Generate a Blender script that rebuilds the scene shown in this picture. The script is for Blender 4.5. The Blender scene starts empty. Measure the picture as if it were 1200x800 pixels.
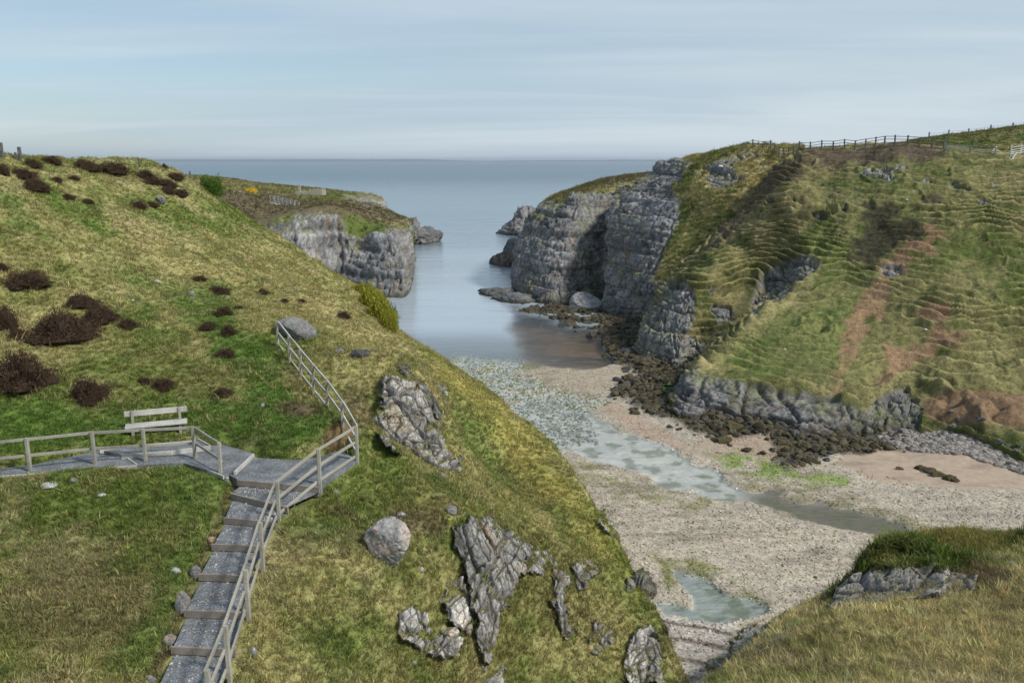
import bpy, math, random
import numpy as np
from mathutils import Vector, Matrix
from mathutils.bvhtree import BVHTree
random.seed(7); RNG = np.random.default_rng(7)
S = bpy.context.scene
COL = S.collection

# ------------------------------------------------------------------ camera
CAMZ = 28.0
PITCH = math.atan(0.212)
CP, SP = math.cos(PITCH), math.sin(PITCH)
cd = bpy.data.cameras.new('camera'); cam = bpy.data.objects.new('camera', cd); COL.objects.link(cam)
cam.location = (0, 0, CAMZ); cam.rotation_euler = (math.pi/2 - PITCH, 0, 0)
cd.sensor_width = 36; cd.lens = 30.0; cd.clip_start = 0.1; cd.clip_end = 200000
S.camera = cam
S.view_settings.view_transform = 'Standard'; S.view_settings.look = 'None'
S.view_settings.exposure = 0.27; S.view_settings.gamma = 1

# ------------------------------------------------------------------ light
SUN_EL, SUN_AZ = 44.0, 118.0            # azimuth clockwise from +Y (north, out to sea)
w = bpy.data.worlds.new('World'); S.world = w; w.use_nodes = True
nt = w.node_tree; nt.nodes.clear()
def N(t, **k):
    n = nt.nodes.new(t)
    for a, b in k.items(): setattr(n, a, b)
    return n
sky = N('ShaderNodeTexSky', sky_type='NISHITA'); sky.sun_disc = False
sky.sun_elevation = math.radians(SUN_EL); sky.sun_rotation = math.radians(SUN_AZ)
sky.air_density = 1.0; sky.dust_density = .5; sky.ozone_density = 3.0
tc = N('ShaderNodeTexCoord'); sep = N('ShaderNodeSeparateXYZ'); nt.links.new(tc.outputs['Generated'], sep.inputs[0])
mx = N('ShaderNodeMath', operation='MAXIMUM'); mx.inputs[1].default_value = 0.0; nt.links.new(sep.outputs['Z'], mx.inputs[0])
ad = N('ShaderNodeMath', operation='ADD'); ad.inputs[1].default_value = 0.10; nt.links.new(mx.outputs[0], ad.inputs[0])
dx = N('ShaderNodeMath', operation='DIVIDE'); nt.links.new(sep.outputs['X'], dx.inputs[0]); nt.links.new(ad.outputs[0], dx.inputs[1])
dy = N('ShaderNodeMath', operation='DIVIDE'); nt.links.new(sep.outputs['Y'], dy.inputs[0]); nt.links.new(ad.outputs[0], dy.inputs[1])
cx = N('ShaderNodeCombineXYZ'); nt.links.new(dx.outputs[0], cx.inputs[0]); nt.links.new(dy.outputs[0], cx.inputs[1])
def cloud(scale, rot, stretch, lo, hi, seed, detail=6, dist=0.3, wx=0.0, wz_=0.0):
    mp = N('ShaderNodeMapping'); mp.inputs['Rotation'].default_value = (0, 0, rot)
    mp.inputs['Scale'].default_value = (stretch, 1, 1); mp.inputs['Location'].default_value = (seed, seed*1.7, seed*.3)
    nt.links.new(cx.outputs[0], mp.inputs[0])
    n = N('ShaderNodeTexNoise'); n.inputs['Scale'].default_value = scale; n.inputs['Detail'].default_value = detail
    n.inputs['Roughness'].default_value = .55; n.inputs['Distortion'].default_value = dist
    nt.links.new(mp.outputs[0], n.inputs['Vector'])
    r = N('ShaderNodeMapRange'); r.interpolation_type = 'SMOOTHSTEP'
    r.inputs['From Min'].default_value = lo; r.inputs['From Max'].default_value = hi
    gx_ = N('ShaderNodeMath', operation='MULTIPLY_ADD'); gx_.inputs[1].default_value = wx; nt.links.new(sep.outputs['X'], gx_.inputs[0]); nt.links.new(n.outputs['Fac'], gx_.inputs[2])
    gz_ = N('ShaderNodeMath', operation='MULTIPLY_ADD'); gz_.inputs[1].default_value = wz_; nt.links.new(mx.outputs[0], gz_.inputs[0]); nt.links.new(gx_.outputs[0], gz_.inputs[2])
    nt.links.new(gz_.outputs[0], r.inputs[0]); return r.outputs[0]
bg = N('ShaderNodeBackground'); out = N('ShaderNodeOutputWorld')
sm = N('ShaderNodeMix', data_type='RGBA', blend_type='MULTIPLY'); sm.inputs[0].default_value = 1
nt.links.new(sky.outputs[0], sm.inputs['A']); sm.inputs['B'].default_value = (.92, .95, .95, 1)
def mix(a, fac, b, scale=1.0):
    m = N('ShaderNodeMix', data_type='RGBA'); nt.links.new(a, m.inputs['A'])
    if isinstance(b, tuple): m.inputs['B'].default_value = b + (1,)
    else: nt.links.new(b, m.inputs['B'])
    s = N('ShaderNodeMath', operation='MULTIPLY'); s.inputs[1].default_value = scale; nt.links.new(fac, s.inputs[0])
    nt.links.new(s.outputs[0], m.inputs[0]); return m.outputs['Result']
veil = mix(sm.outputs['Result'], cloud(0.22, 0.35, .5, .06, .46, 3.1, 5, .5, .22, -.30), (3.9, 4.9, 5.7), .92)
thick = mix(veil, cloud(0.45, 0.3, .4, .36, .68, 11.3, 6, .5, .12, -.55), (5.4, 6.1, 6.5), .88)
wisp = mix(thick, cloud(1.0, 0.15, .22, .45, .72, 5.2, 8, .6), (6.0, 6.6, 7.0), .4)
nt.links.new(wisp, bg.inputs[0]); bg.inputs[1].default_value = 0.102
nt.links.new(bg.outputs[0], out.inputs[0])
sl = bpy.data.lights.new('sun', 'SUN'); sl.energy = 3.3; sl.angle = math.radians(8); sl.color = (1, .95, .87)
so = bpy.data.objects.new('sun', sl); COL.objects.link(so)
az, el = math.radians(SUN_AZ), math.radians(SUN_EL)
sv = Vector((math.sin(az)*math.cos(el), math.cos(az)*math.cos(el), math.sin(el)))
so.rotation_euler = sv.to_track_quat('Z', 'Y').to_euler(); so.location = (60, -30, 120)

# ------------------------------------------------------------------ maths helpers
def tan_(py):
    v = (400-np.asarray(py, float))/1000
    return -(-SP+v*CP)/(CP+v*SP)
def P(px, py, D):                       # point seen at a photograph pixel, D metres north
    u = (np.asarray(px, float)-600)/1000; v = (400-np.asarray(py, float))/1000
    d = CP+v*SP
    return np.stack([u/d*D, D*np.ones_like(u), CAMZ-tan_(py)*D], -1)
def PZ(px, py, z): return P(px, py, (CAMZ-z)/tan_(py))
def proj(V):
    x, y, z = V[..., 0], V[..., 1], V[..., 2]-CAMZ
    f = np.maximum(y*CP-z*SP, 1e-3); u = x/f; v = (y*SP+z*CP)/f
    return 600+1000*u, 400-1000*v
def ss(a, b, x):
    t = np.clip((x-a)/(b-a), 0, 1); return t*t*(3-2*t)
def _h(ix, iy, iz, s):
    n = (ix*np.int64(374761393)+iy*np.int64(668265263)+iz*np.int64(2147483647)+np.int64(s)*np.int64(974634777)) & 0xffffffff
    n = ((n ^ (n >> 13))*np.int64(1274126177)) & 0xffffffff
    n = ((n ^ (n >> 16))*np.int64(2246822519)) & 0xffffffff
    return ((n ^ (n >> 15)) & 0xffffff)/float(0xffffff)
def vn(p, s=0):
    i = np.floor(p).astype(np.int64); f = p-i; f = f*f*f*(f*(f*6-15)+10)
    r = 0
    for a in (0, 1):
        wx = f[..., 0] if a else 1-f[..., 0]
        for b in (0, 1):
            wy = f[..., 1] if b else 1-f[..., 1]
            for c in (0, 1):
                wz = f[..., 2] if c else 1-f[..., 2]
                r = r+wx*wy*wz*_h(i[..., 0]+a, i[..., 1]+b, i[..., 2]+c, s)
    return r*2-1
def fbm(p, sc, o=4, s=0, g=.5):
    r = 0; a = 1; t = 0
    for k in range(o):
        r = r+a*vn(p*(sc*2.03**k)+k*17.3, s+k); t += a; a *= g
    return r/t
def worley(p, s=0):
    i = np.floor(p).astype(np.int64); n = p.shape[:-1]
    f1 = np.full(n, 9.); f2 = np.full(n, 9.); idr = np.zeros(n)
    for a in (-1, 0, 1):
        for b in (-1, 0, 1):
            for c in (-1, 0, 1):
                jx, jy, jz = i[..., 0]+a, i[..., 1]+b, i[..., 2]+c
                q = np.stack([jx+_h(jx, jy, jz, s), jy+_h(jx, jy, jz, s+1), jz+_h(jx, jy, jz, s+2)], -1)
                d = np.sqrt(((p-q)**2).sum(-1)); m = d < f1
                f2 = np.where(m, f1, np.minimum(f2, d)); f1 = np.where(m, d, f1)
                idr = np.where(m, _h(jx, jy, jz, s+3), idr)
    return f1, f2, idr
def sdf(poly, x, y):                    # negative inside
    d = np.full(np.shape(x), 1e18); inside = np.zeros(np.shape(x), bool); n = len(poly)
    for k in range(n):
        x0, y0 = poly[k]; x1, y1 = poly[(k+1) % n]
        ex, ey = x1-x0, y1-y0; wx, wy = x-x0, y-y0
        t = np.clip((wx*ex+wy*ey)/(ex*ex+ey*ey+1e-12), 0, 1)
        d = np.minimum(d, (wx-ex*t)**2+(wy-ey*t)**2)
        c = ((y0 > y) != (y1 > y))
        with np.errstate(divide='ignore', invalid='ignore'):
            inside ^= c & (x < (x1-x0)*(y-y0)/((y1-y0) if y1 != y0 else 1e-12)+x0)
    return np.where(inside, -1, 1)*np.sqrt(d)
def mask(poly, V, soft=6, rough=8, sc=.25, s=0):
    px, py = proj(V); 
    xs = [p[0] for p in poly]; ys = [p[1] for p in poly]; m = 60
    r = np.zeros(px.shape); k = (px > min(xs)-m) & (px < max(xs)+m) & (py > min(ys)-m) & (py < max(ys)+m)
    if k.any():
        q = V[k]; d = sdf(poly, px[k], py[k])+rough*fbm(q, sc, 4, s)
        r[k] = 1-ss(-soft, soft, d)
    return r
def blob(cx_, cy_, rx, ry, ang=0, n=14):
    a = math.radians(ang); o = []
    for k in range(n):
        t = 2*math.pi*k/n; x, y = rx*math.cos(t), ry*math.sin(t)
        o.append((cx_+x*math.cos(a)-y*math.sin(a), cy_+x*math.sin(a)+y*math.cos(a)))
    return o
def lerp(C, m, c): return C*(1-m[..., None])+np.asarray(c, float)*m[..., None]

# ------------------------------------------------------------------ object helpers
def tag(o, label=None, cat=None, group=None, kind=None):
    if label: o['label'] = label
    if cat: o['category'] = cat
    if group: o['group'] = group
    if kind: o['kind'] = kind
    return o
def mk(name, V, F, mat, parent=None, cols=None, attrs=None, smooth=True):
    V = np.asarray(V, np.float32).reshape(-1, 3); F = np.asarray(F, np.int32)
    me = bpy.data.meshes.new(name)
    me.vertices.add(len(V)); me.vertices.foreach_set('co', V.ravel())
    k = F.shape[1]; me.loops.add(F.size); me.loops.foreach_set('vertex_index', F.ravel())
    me.polygons.add(len(F)); me.polygons.foreach_set('loop_start', np.arange(0, F.size, k, dtype=np.int32))
    me.polygons.foreach_set('loop_total', np.full(len(F), k, np.int32))
    me.update(calc_edges=True)
    me.polygons.foreach_set('use_smooth', np.full(len(F), smooth, bool))
    if cols is not None:
        a = me.attributes.new('Col', 'FLOAT_COLOR', 'POINT')
        c = np.ones((len(V), 4), np.float32); c[:, :3] = np.clip(cols.reshape(-1, 3), 0, 1); a.data.foreach_set('color', c.ravel())
    for n_, v_ in (attrs or {}).items():
        a = me.attributes.new(n_, 'FLOAT', 'POINT'); a.data.foreach_set('value', np.asarray(v_, np.float32).ravel())
    me.materials.append(mat)
    o = bpy.data.objects.new(name, me); COL.objects.link(o)
    if parent: o.parent = parent
    return o
def empty(name, loc=(0, 0, 0), rz=0):
    o = bpy.data.objects.new(name, None); COL.objects.link(o); o.location = loc; o.rotation_euler = (0, 0, rz)
    o.empty_display_size = .2; return o
def gridF(r, c):
    i = np.arange(r*c).reshape(r, c)
    return np.stack([i[:-1, :-1], i[:-1, 1:], i[1:, 1:], i[1:, :-1]], -1).reshape(-1, 4)
def normals(V):
    a = np.gradient(V, axis=0); b = np.gradient(V, axis=1)
    n = np.cross(a, b); n /= np.linalg.norm(n, axis=-1, keepdims=True)+1e-9; return n
def crom(pts, n):                       # catmull-rom along axis 0
    m = len(pts); t = np.linspace(0, m-1-1e-6, n); i = t.astype(int); f = (t-i).reshape((-1,)+(1,)*(pts.ndim-1))
    p = np.concatenate([2*pts[:1]-pts[1:2], pts, 2*pts[-1:]-pts[-2:-1]])
    p0, p1, p2, p3 = p[i], p[i+1], p[i+2], p[i+3]
    return .5*(2*p1+(p2-p0)*f+(2*p0-5*p1+4*p2-p3)*f*f+(3*p1-p0-3*p2+p3)*f**3)
def resample_by_len(G, nr, nc):
    H = crom(G, nr*3); H = crom(H.swapaxes(0, 1), nc*3).swapaxes(0, 1)
    # even out spacing in picture size along both axes, keeps triangles even
    L = np.linalg.norm(np.diff(H, axis=0), axis=-1).mean(1)/np.sqrt(H[:-1, :, 1].mean(1)); c = np.r_[0, np.cumsum(L)]
    t = np.interp(np.linspace(0, c[-1], nr), c, np.arange(len(c))); i = np.minimum(t.astype(int), len(c)-2); f = (t-i)[:, None, None]
    H = H[i]*(1-f)+H[i+1]*f
    L = np.linalg.norm(np.diff(H, axis=1), axis=-1).mean(0)/np.sqrt(H[:, :-1, 1].mean(0)); c = np.r_[0, np.cumsum(L)]
    t = np.interp(np.linspace(0, c[-1], nc), c, np.arange(len(c))); i = np.minimum(t.astype(int), len(c)-2); f = (t-i)[None, :, None]
    return H[:, i]*(1-f)+H[:, i+1]*f

# ------------------------------------------------------------------ materials
def newmat(name):
    m = bpy.data.materials.new(name); m.use_nodes = True
    return m, m.node_tree, m.node_tree.nodes['Principled BSDF']
def node(t, ty, **k):
    n = t.nodes.new(ty)
    for a, b in k.items(): setattr(n, a, b)
    return n
def noise(t, sc, det=5, rough=.6, vec=None, dist=0):
    n = node(t, 'ShaderNodeTexNoise'); n.inputs['Scale'].default_value = sc; n.inputs['Detail'].default_value = det
    n.inputs['Roughness'].default_value = rough; n.inputs['Distortion'].default_value = dist
    if vec is not None: t.links.new(vec, n.inputs['Vector'])
    return n.outputs['Fac']
def ramp(t, fac, a, b):
    r = node(t, 'ShaderNodeMapRange'); r.inputs['To Min'].default_value = a; r.inputs['To Max'].default_value = b
    r.inputs['From Min'].default_value = .3; r.inputs['From Max'].default_value = .7
    t.links.new(fac, r.inputs[0]); return r.outputs[0]
def mul(t, a, b):
    m = node(t, 'ShaderNodeVectorMath', operation='SCALE'); t.links.new(a, m.inputs[0]); t.links.new(b, m.inputs['Scale']); return m.outputs[0]
def bump(t, b, h, st, dist, nrm=None):
    n = node(t, 'ShaderNodeBump'); n.inputs['Strength'].default_value = st; n.inputs['Distance'].default_value = dist
    t.links.new(h, n.inputs['Height'])
    if nrm is not None: t.links.new(nrm, n.inputs['Normal'])
    t.links.new(n.outputs[0], b.inputs['Normal']); return n.outputs[0]
def terrain_mat(name, f1=3., f2=14., amp=.35, bs=.6, bd=.1, rough=.95):
    m, t, b = newmat(name)
    g = node(t, 'ShaderNodeNewGeometry').outputs['Position']
    a = node(t, 'ShaderNodeAttribute', attribute_name='Col').outputs['Color']
    n1 = noise(t, f1, 6, .65, g); n2 = noise(t, f2, 4, .7, g)
    c = mul(t, mul(t, a, ramp(t, n1, 1-amp, 1+amp)), ramp(t, n2, 1-amp*.8, 1+amp*.8))
    t.links.new(c, b.inputs['Base Color']); b.inputs['Roughness'].default_value = rough; b.inputs['Specular IOR Level'].default_value = .25
    bump(t, b, n2, bs, bd, bump(t, b, n1, bs, bd*3)); return m
M_GRASSY = terrain_mat('grassy_ground')
M_FAR = terrain_mat('far_ground', .9, 3.5, .4, .8, .35)
M_ROCK = terrain_mat('rock', 5, 22, .35, .8, .06, .85)
M_CLIFF = terrain_mat('cliff_rock', 1.6, 6., .4, .6, .14, .9)
def beach_mat():
    m, t, b = newmat('pebble_beach')
    g = node(t, 'ShaderNodeNewGeometry').outputs['Position']
    a = node(t, 'ShaderNodeAttribute', attribute_name='Col').outputs['Color']
    pb = node(t, 'ShaderNodeAttribute', attribute_name='peb').outputs['Fac']
    v = node(t, 'ShaderNodeTexVoronoi'); v.inputs['Scale'].default_value = 8.5; t.links.new(g, v.inputs['Vector'])
    v2 = node(t, 'ShaderNodeTexVoronoi'); v2.inputs['Scale'].default_value = 2.2; t.links.new(g, v2.inputs['Vector'])
    s = node(t, 'ShaderNodeSeparateColor'); t.links.new(v.outputs['Color'], s.inputs[0])
    s2 = node(t, 'ShaderNodeSeparateColor'); t.links.new(v2.outputs['Color'], s2.inputs[0])
    def mixf(x, lo, hi):
        r = node(t, 'ShaderNodeMapRange'); r.inputs['To Min'].default_value = lo; r.inputs['To Max'].default_value = hi
        t.links.new(x, r.inputs[0]); return r.outputs[0]
    p1 = mixf(s.outputs[0], .65, 1.3); p2 = mixf(s2.outputs[1], .85, 1.15)
    mm = node(t, 'ShaderNodeMix'); mm.inputs[2].default_value = 1; t.links.new(pb, mm.inputs[0]); t.links.new(p1, mm.inputs[3])
    mm2 = node(t, 'ShaderNodeMix'); mm2.inputs[2].default_value = 1; t.links.new(pb, mm2.inputs[0]); t.links.new(p2, mm2.inputs[3])
    n1 = noise(t, 1.2, 6, .7, g)
    c = mul(t, mul(t, mul(t, a, mm.outputs[0]), mm2.outputs[0]), ramp(t, n1, .85, 1.15))
    t.links.new(c, b.inputs['Base Color']); b.inputs['Roughness'].default_value = .85
    sub = node(t, 'ShaderNodeMath', operation='SUBTRACT'); sub.inputs[0].default_value = 1; t.links.new(v.outputs['Distance'], sub.inputs[1])
    mlt = node(t, 'ShaderNodeMath', operation='MULTIPLY'); t.links.new(sub.outputs[0], mlt.inputs[0]); t.links.new(pb, mlt.inputs[1])
    bump(t, b, mlt.outputs[0], .45, .06, bump(t, b, n1, .3, .2)); return m
M_BEACH = beach_mat()
def wood_mat(name, c, var=.25):
    m, t, b = newmat(name)
    g = node(t, 'ShaderNodeTexCoord').outputs['Object']
    mp = node(t, 'ShaderNodeMapping'); mp.inputs['Scale'].default_value = (6, 6, 6); t.links.new(g, mp.inputs[0])
    n1 = noise(t, 3, 6, .7, mp.outputs[0], 1.5); n2 = noise(t, 1.1, 3, .5, g)
    rgb = node(t, 'ShaderNodeRGB'); rgb.outputs[0].default_value = c+(1,)
    cc = mul(t, mul(t, rgb.outputs[0], ramp(t, n1, 1-var*1.4, 1+var*1.4)), ramp(t, n2, .7, 1.22))
    t.links.new(cc, b.inputs['Base Color']); b.inputs['Roughness'].default_value = .8
    bump(t, b, n1, .4, .01); return m
M_WOOD = wood_mat('weathered_wood', (.31, .295, .245)); M_WOODL = wood_mat('pale_weathered_wood', (.45, .44, .40))
M_WOODD = wood_mat('dark_weathered_wood', (.10, .10, .09)); M_BOARD = wood_mat('step_board_wood', (.235, .20, .165))
M_WHITEW = wood_mat('whitewashed_wood', (.55, .56, .54), .12)
def plain(name, c, rough=.6):
    m, t, b = newmat(name); g = node(t, 'ShaderNodeNewGeometry').outputs['Position']; n1 = noise(t, 9, 5, .7, g)
    rgb = node(t, 'ShaderNodeRGB'); rgb.outputs[0].default_value = c+(1,)
    t.links.new(mul(t, rgb.outputs[0], ramp(t, n1, .75, 1.25)), b.inputs['Base Color']); b.inputs['Roughness'].default_value = rough
    bump(t, b, n1, .3, .02); return m
M_WIRE = plain('fence_wire_metal', (.2, .2, .2), .5)
def gravel_mat():
    m, t, b = newmat('path_gravel'); g = node(t, 'ShaderNodeNewGeometry').outputs['Position']
    n0 = noise(t, 1.6, 5, .6, g); n1 = noise(t, 22, 4, .8, g); v = node(t, 'ShaderNodeTexVoronoi'); v.inputs['Scale'].default_value = 28; t.links.new(g, v.inputs['Vector'])
    rgb = node(t, 'ShaderNodeRGB'); rgb.outputs[0].default_value = (.15, .16, .17, 1)
    s = node(t, 'ShaderNodeSeparateColor'); t.links.new(v.outputs['Color'], s.inputs[0])
    c = mul(t, mul(t, mul(t, rgb.outputs[0], ramp(t, n0, .6, 1.4)), ramp(t, n1, .7, 1.3)), ramp(t, s.outputs[0], .75, 1.25))
    t.links.new(c, b.inputs['Base Color']); b.inputs['Roughness'].default_value = .9
    bump(t, b, n1, .6, .03); return m
M_GRAVEL = gravel_mat()
def leaf_mat(name, c=None, inst=False, trans=.25, rough=.8):
    m, t, b = newmat(name)
    if inst:
        a = node(t, 'ShaderNodeAttribute', attribute_name='gcol'); a.attribute_type = 'INSTANCER'; col = a.outputs['Color']
    else:
        rgb = node(t, 'ShaderNodeRGB'); rgb.outputs[0].default_value = c+(1,); col = rgb.outputs[0]
    v = node(t, 'ShaderNodeAttribute', attribute_name='tone').outputs['Fac']
    cc = mul(t, col, v); t.links.new(cc, b.inputs['Base Color']); b.inputs['Roughness'].default_value = rough
    b.inputs['Specular IOR Level'].default_value = .15
    tr = node(t, 'ShaderNodeBsdfTranslucent'); t.links.new(cc, tr.inputs[0])
    mxs = node(t, 'ShaderNodeMixShader'); mxs.inputs[0].default_value = trans
    t.links.new(b.outputs[0], mxs.inputs[1]); t.links.new(tr.outputs[0], mxs.inputs[2])
    t.links.new(mxs.outputs[0], t.nodes['Material Output'].inputs['Surface']); return m
M_BLADE = leaf_mat('grass_blade', inst=True)
M_STONE = leaf_mat('beach_stone', inst=True, trans=0.0)
M_HEATHER = leaf_mat('heather_twig', (.070, .044, .028), trans=.1)
M_GORSE = leaf_mat('gorse_leaf', (.20, .22, .03)); M_GORSEY = leaf_mat('gorse_flower', (.75, .50, .02)); M_BUSH = leaf_mat('green_bush_leaf', (.08, .14, .02))
def water_mat():
    m, t, b = newmat('sea_water')
    for n in list(t.nodes):
        if n.type != 'OUTPUT_MATERIAL': t.nodes.remove(n)
    o = t.nodes['Material Output']; g = node(t, 'ShaderNodeNewGeometry').outputs['Position']
    dp = node(t, 'ShaderNodeAttribute', attribute_name='deep').outputs['Fac']
    cal = node(t, 'ShaderNodeAttribute', attribute_name='calm').outputs['Fac']
    mp = node(t, 'ShaderNodeMapping'); mp.inputs['Scale'].default_value = (.35, 1, 1); t.links.new(g, mp.inputs[0])
    n1 = noise(t, 1.1, 5, .62, mp.outputs[0]); n2 = noise(t, .11, 6, .65, mp.outputs[0])
    bmp = node(t, 'ShaderNodeBump'); bmp.inputs['Strength'].default_value = .35; bmp.inputs['Distance'].default_value = .12
    ml = node(t, 'ShaderNodeMath', operation='MULTIPLY'); t.links.new(n1, ml.inputs[0]); t.links.new(cal, ml.inputs[1]); t.links.new(ml.outputs[0], bmp.inputs['Height'])
    b2 = node(t, 'ShaderNodeBump'); b2.inputs['Strength'].default_value = .6; b2.inputs['Distance'].default_value = .9
    ml2 = node(t, 'ShaderNodeMath', operation='MULTIPLY'); t.links.new(n2, ml2.inputs[0]); t.links.new(cal, ml2.inputs[1]); t.links.new(ml2.outputs[0], b2.inputs['Height'])
    t.links.new(bmp.outputs[0], b2.inputs['Normal'])
    fr = node(t, 'ShaderNodeFresnel'); fr.inputs['IOR'].default_value = 1.33; t.links.new(b2.outputs[0], fr.inputs['Normal'])
    gl = node(t, 'ShaderNodeBsdfGlossy'); gl.inputs['Roughness'].default_value = .16; t.links.new(b2.outputs[0], gl.inputs['Normal'])
    gl.inputs['Color'].default_value = (1, 1, 1, 1)
    df = node(t, 'ShaderNodeBsdfDiffuse'); mc = node(t, 'ShaderNodeMix', data_type='RGBA')
    mc.inputs['A'].default_value = (.045, .09, .13, 1); mc.inputs['B'].default_value = (.10, .16, .20, 1)
    t.links.new(ramp(t, n2, 0, 1), mc.inputs[0])
    mp3 = node(t, 'ShaderNodeMapping'); mp3.inputs['Scale'].default_value = (.25, 1, 1); t.links.new(g, mp3.inputs[0]); n3 = noise(t, .018, 6, .6, mp3.outputs[0], .6)
    nr = node(t, 'ShaderNodeAttribute', attribute_name='near').outputs['Fac']; mn = node(t, 'ShaderNodeMix', data_type='RGBA'); t.links.new(nr, mn.inputs[0]); t.links.new(mc.outputs['Result'], mn.inputs['A']); mn.inputs['B'].default_value = (.34, .40, .45, 1)
    t.links.new(mul(t, mn.outputs['Result'], ramp(t, n3, .78, 1.22)), df.inputs[0])
    tp = node(t, 'ShaderNodeBsdfTransparent'); tp.inputs[0].default_value = (.92, .94, .94, 1)
    m1 = node(t, 'ShaderNodeMixShader'); t.links.new(dp, m1.inputs[0]); t.links.new(tp.outputs[0], m1.inputs[1]); t.links.new(df.outputs[0], m1.inputs[2])
    m2 = node(t, 'ShaderNodeMixShader'); t.links.new(fr.outputs[0], m2.inputs[0]); t.links.new(m1.outputs[0], m2.inputs[1]); t.links.new(gl.outputs[0], m2.inputs[2])
    t.links.new(m2.outputs[0], o.inputs['Surface']); far = node(t, 'ShaderNodeAttribute', attribute_name='far').outputs['Fac']; fm = node(t, 'ShaderNodeMath', operation='MULTIPLY'); t.links.new(fr.outputs[0], fm.inputs[0]); t.links.new(far, fm.inputs[1]); t.links.new(fm.outputs[0], m2.inputs[0]); return m
M_WATER = water_mat()

# base colours
GREEN = np.array((.105, .145, .028)); LUSH = np.array((.098, .165, .030)); DRY = np.array((.35, .30, .135)); OLIVE = np.array((.185, .165, .062))
BROWN = np.array((.10, .07, .045)); EARTH = np.array((.25, .14, .08)); HEATH = np.array((.055, .038, .028))
GREY = np.array((.235, .232, .23)); PALE = np.array((.42, .40, .37)); DARKR = np.array((.085, .088, .09)); RUST = np.array((.30, .20, .12))

def rock_disp(V, sc=1.0, seed=0, ver=1.0, bw=0.0):
    """jointed bedded rock (ledges and upright joints): displacement in metres and per-block tone"""
    q = V/sc+(.30-.2*bw)*np.stack([fbm(V/sc, .6, 3, seed+k) for k in (31, 32, 33)], -1)
    d = 0; tone = 0; crk = 0
    for k, (bf, cf, a) in enumerate([(.55/ver, .42, .95), (1.5/ver, 1.15, .50), (4.2/ver, 3.2, .20)]):
        L = q[..., 2]*bf+.35*fbm(q, .25*bf, 3, seed+40+k)+.06*q[..., 0]*bf; li = np.floor(L); lf = L-li; bed = _h(li.astype(np.int64), 0*li.astype(np.int64)+k, 0*li.astype(np.int64), seed+3)
        f1, f2, i1 = worley(np.stack([q[..., 0]*cf, q[..., 1]*cf, li*5+.5], -1), seed+10*k)
        gap = np.minimum((f2-f1)*1.1, np.minimum(lf, 1-lf)*1.6)
        c = 1-ss(0, .13, gap); d = d+a*(.65*(1-.45*bw)*(i1-.5)+(.55+.6*bw)*(bed-.5)-.40*c-.22*(1-lf)*(bed > .4)); tone = tone+(.5, .3, .2)[k]*(.6*i1+.4*bed); crk = np.maximum(crk, c*(.6, .9, .6)[k])
    d = d+.22*(1-.5*bw)*fbm(V/sc, 1.9, 4, seed+3)+(.3+.5*bw)*fbm(V/sc, .3, 3, seed+4)
    return d*sc*.8, tone, crk
def rock_col(V, tone, crack, seed=0, sc=1.0):
    n = fbm(V/sc, .35, 5, seed+50); n2 = fbm(V*np.array([1, 1, .25])/sc, 1.2, 4, seed+60)
    C = GREY*(.45+1.1*tone)[..., None]
    C = lerp(C, ss(.05, .5, n)*.7, PALE*.85); C = lerp(C, ss(.15, .5, n2)*.5, RUST*.9); C = lerp(C, ss(.1, .55, -n2)*.55, DARKR)
    st = vn(np.stack([V[..., 0]*.03, V[..., 1]*.03, V[..., 2]*.75/sc+.3*n], -1), seed+70)+.5*vn(np.stack([V[..., 0]*.05, V[..., 1]*.05, V[..., 2]*2.3/sc+.3*n], -1), seed+71)
    C = C*(1+.38*st)[..., None]; C = lerp(C, crack*.75, DARKR*.5)
    return C
def grass_col(V, seed=0, dry=.45, sc=1.0):
    n = fbm(V/sc, .12, 5, seed+1, .6); n2 = fbm(V/sc, .9, 4, seed+7, .6); n3 = fbm(V/sc, .35, 3, seed+11)
    k = np.clip(dry+.9*n+.55*n2, 0, 1)
    C = lerp(np.broadcast_to(GREEN, V.shape).copy(), ss(.15, .85, k), DRY)
    C = lerp(C, ss(.1, .5, n3)*.5, OLIVE); C = lerp(C, ss(.25, .6, -n2)*.35, BROWN)
    return C
TERR = []                               # (verts, quads) for ray casting
def register(V, F): TERR.append((V.reshape(-1, 3), F))

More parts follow.
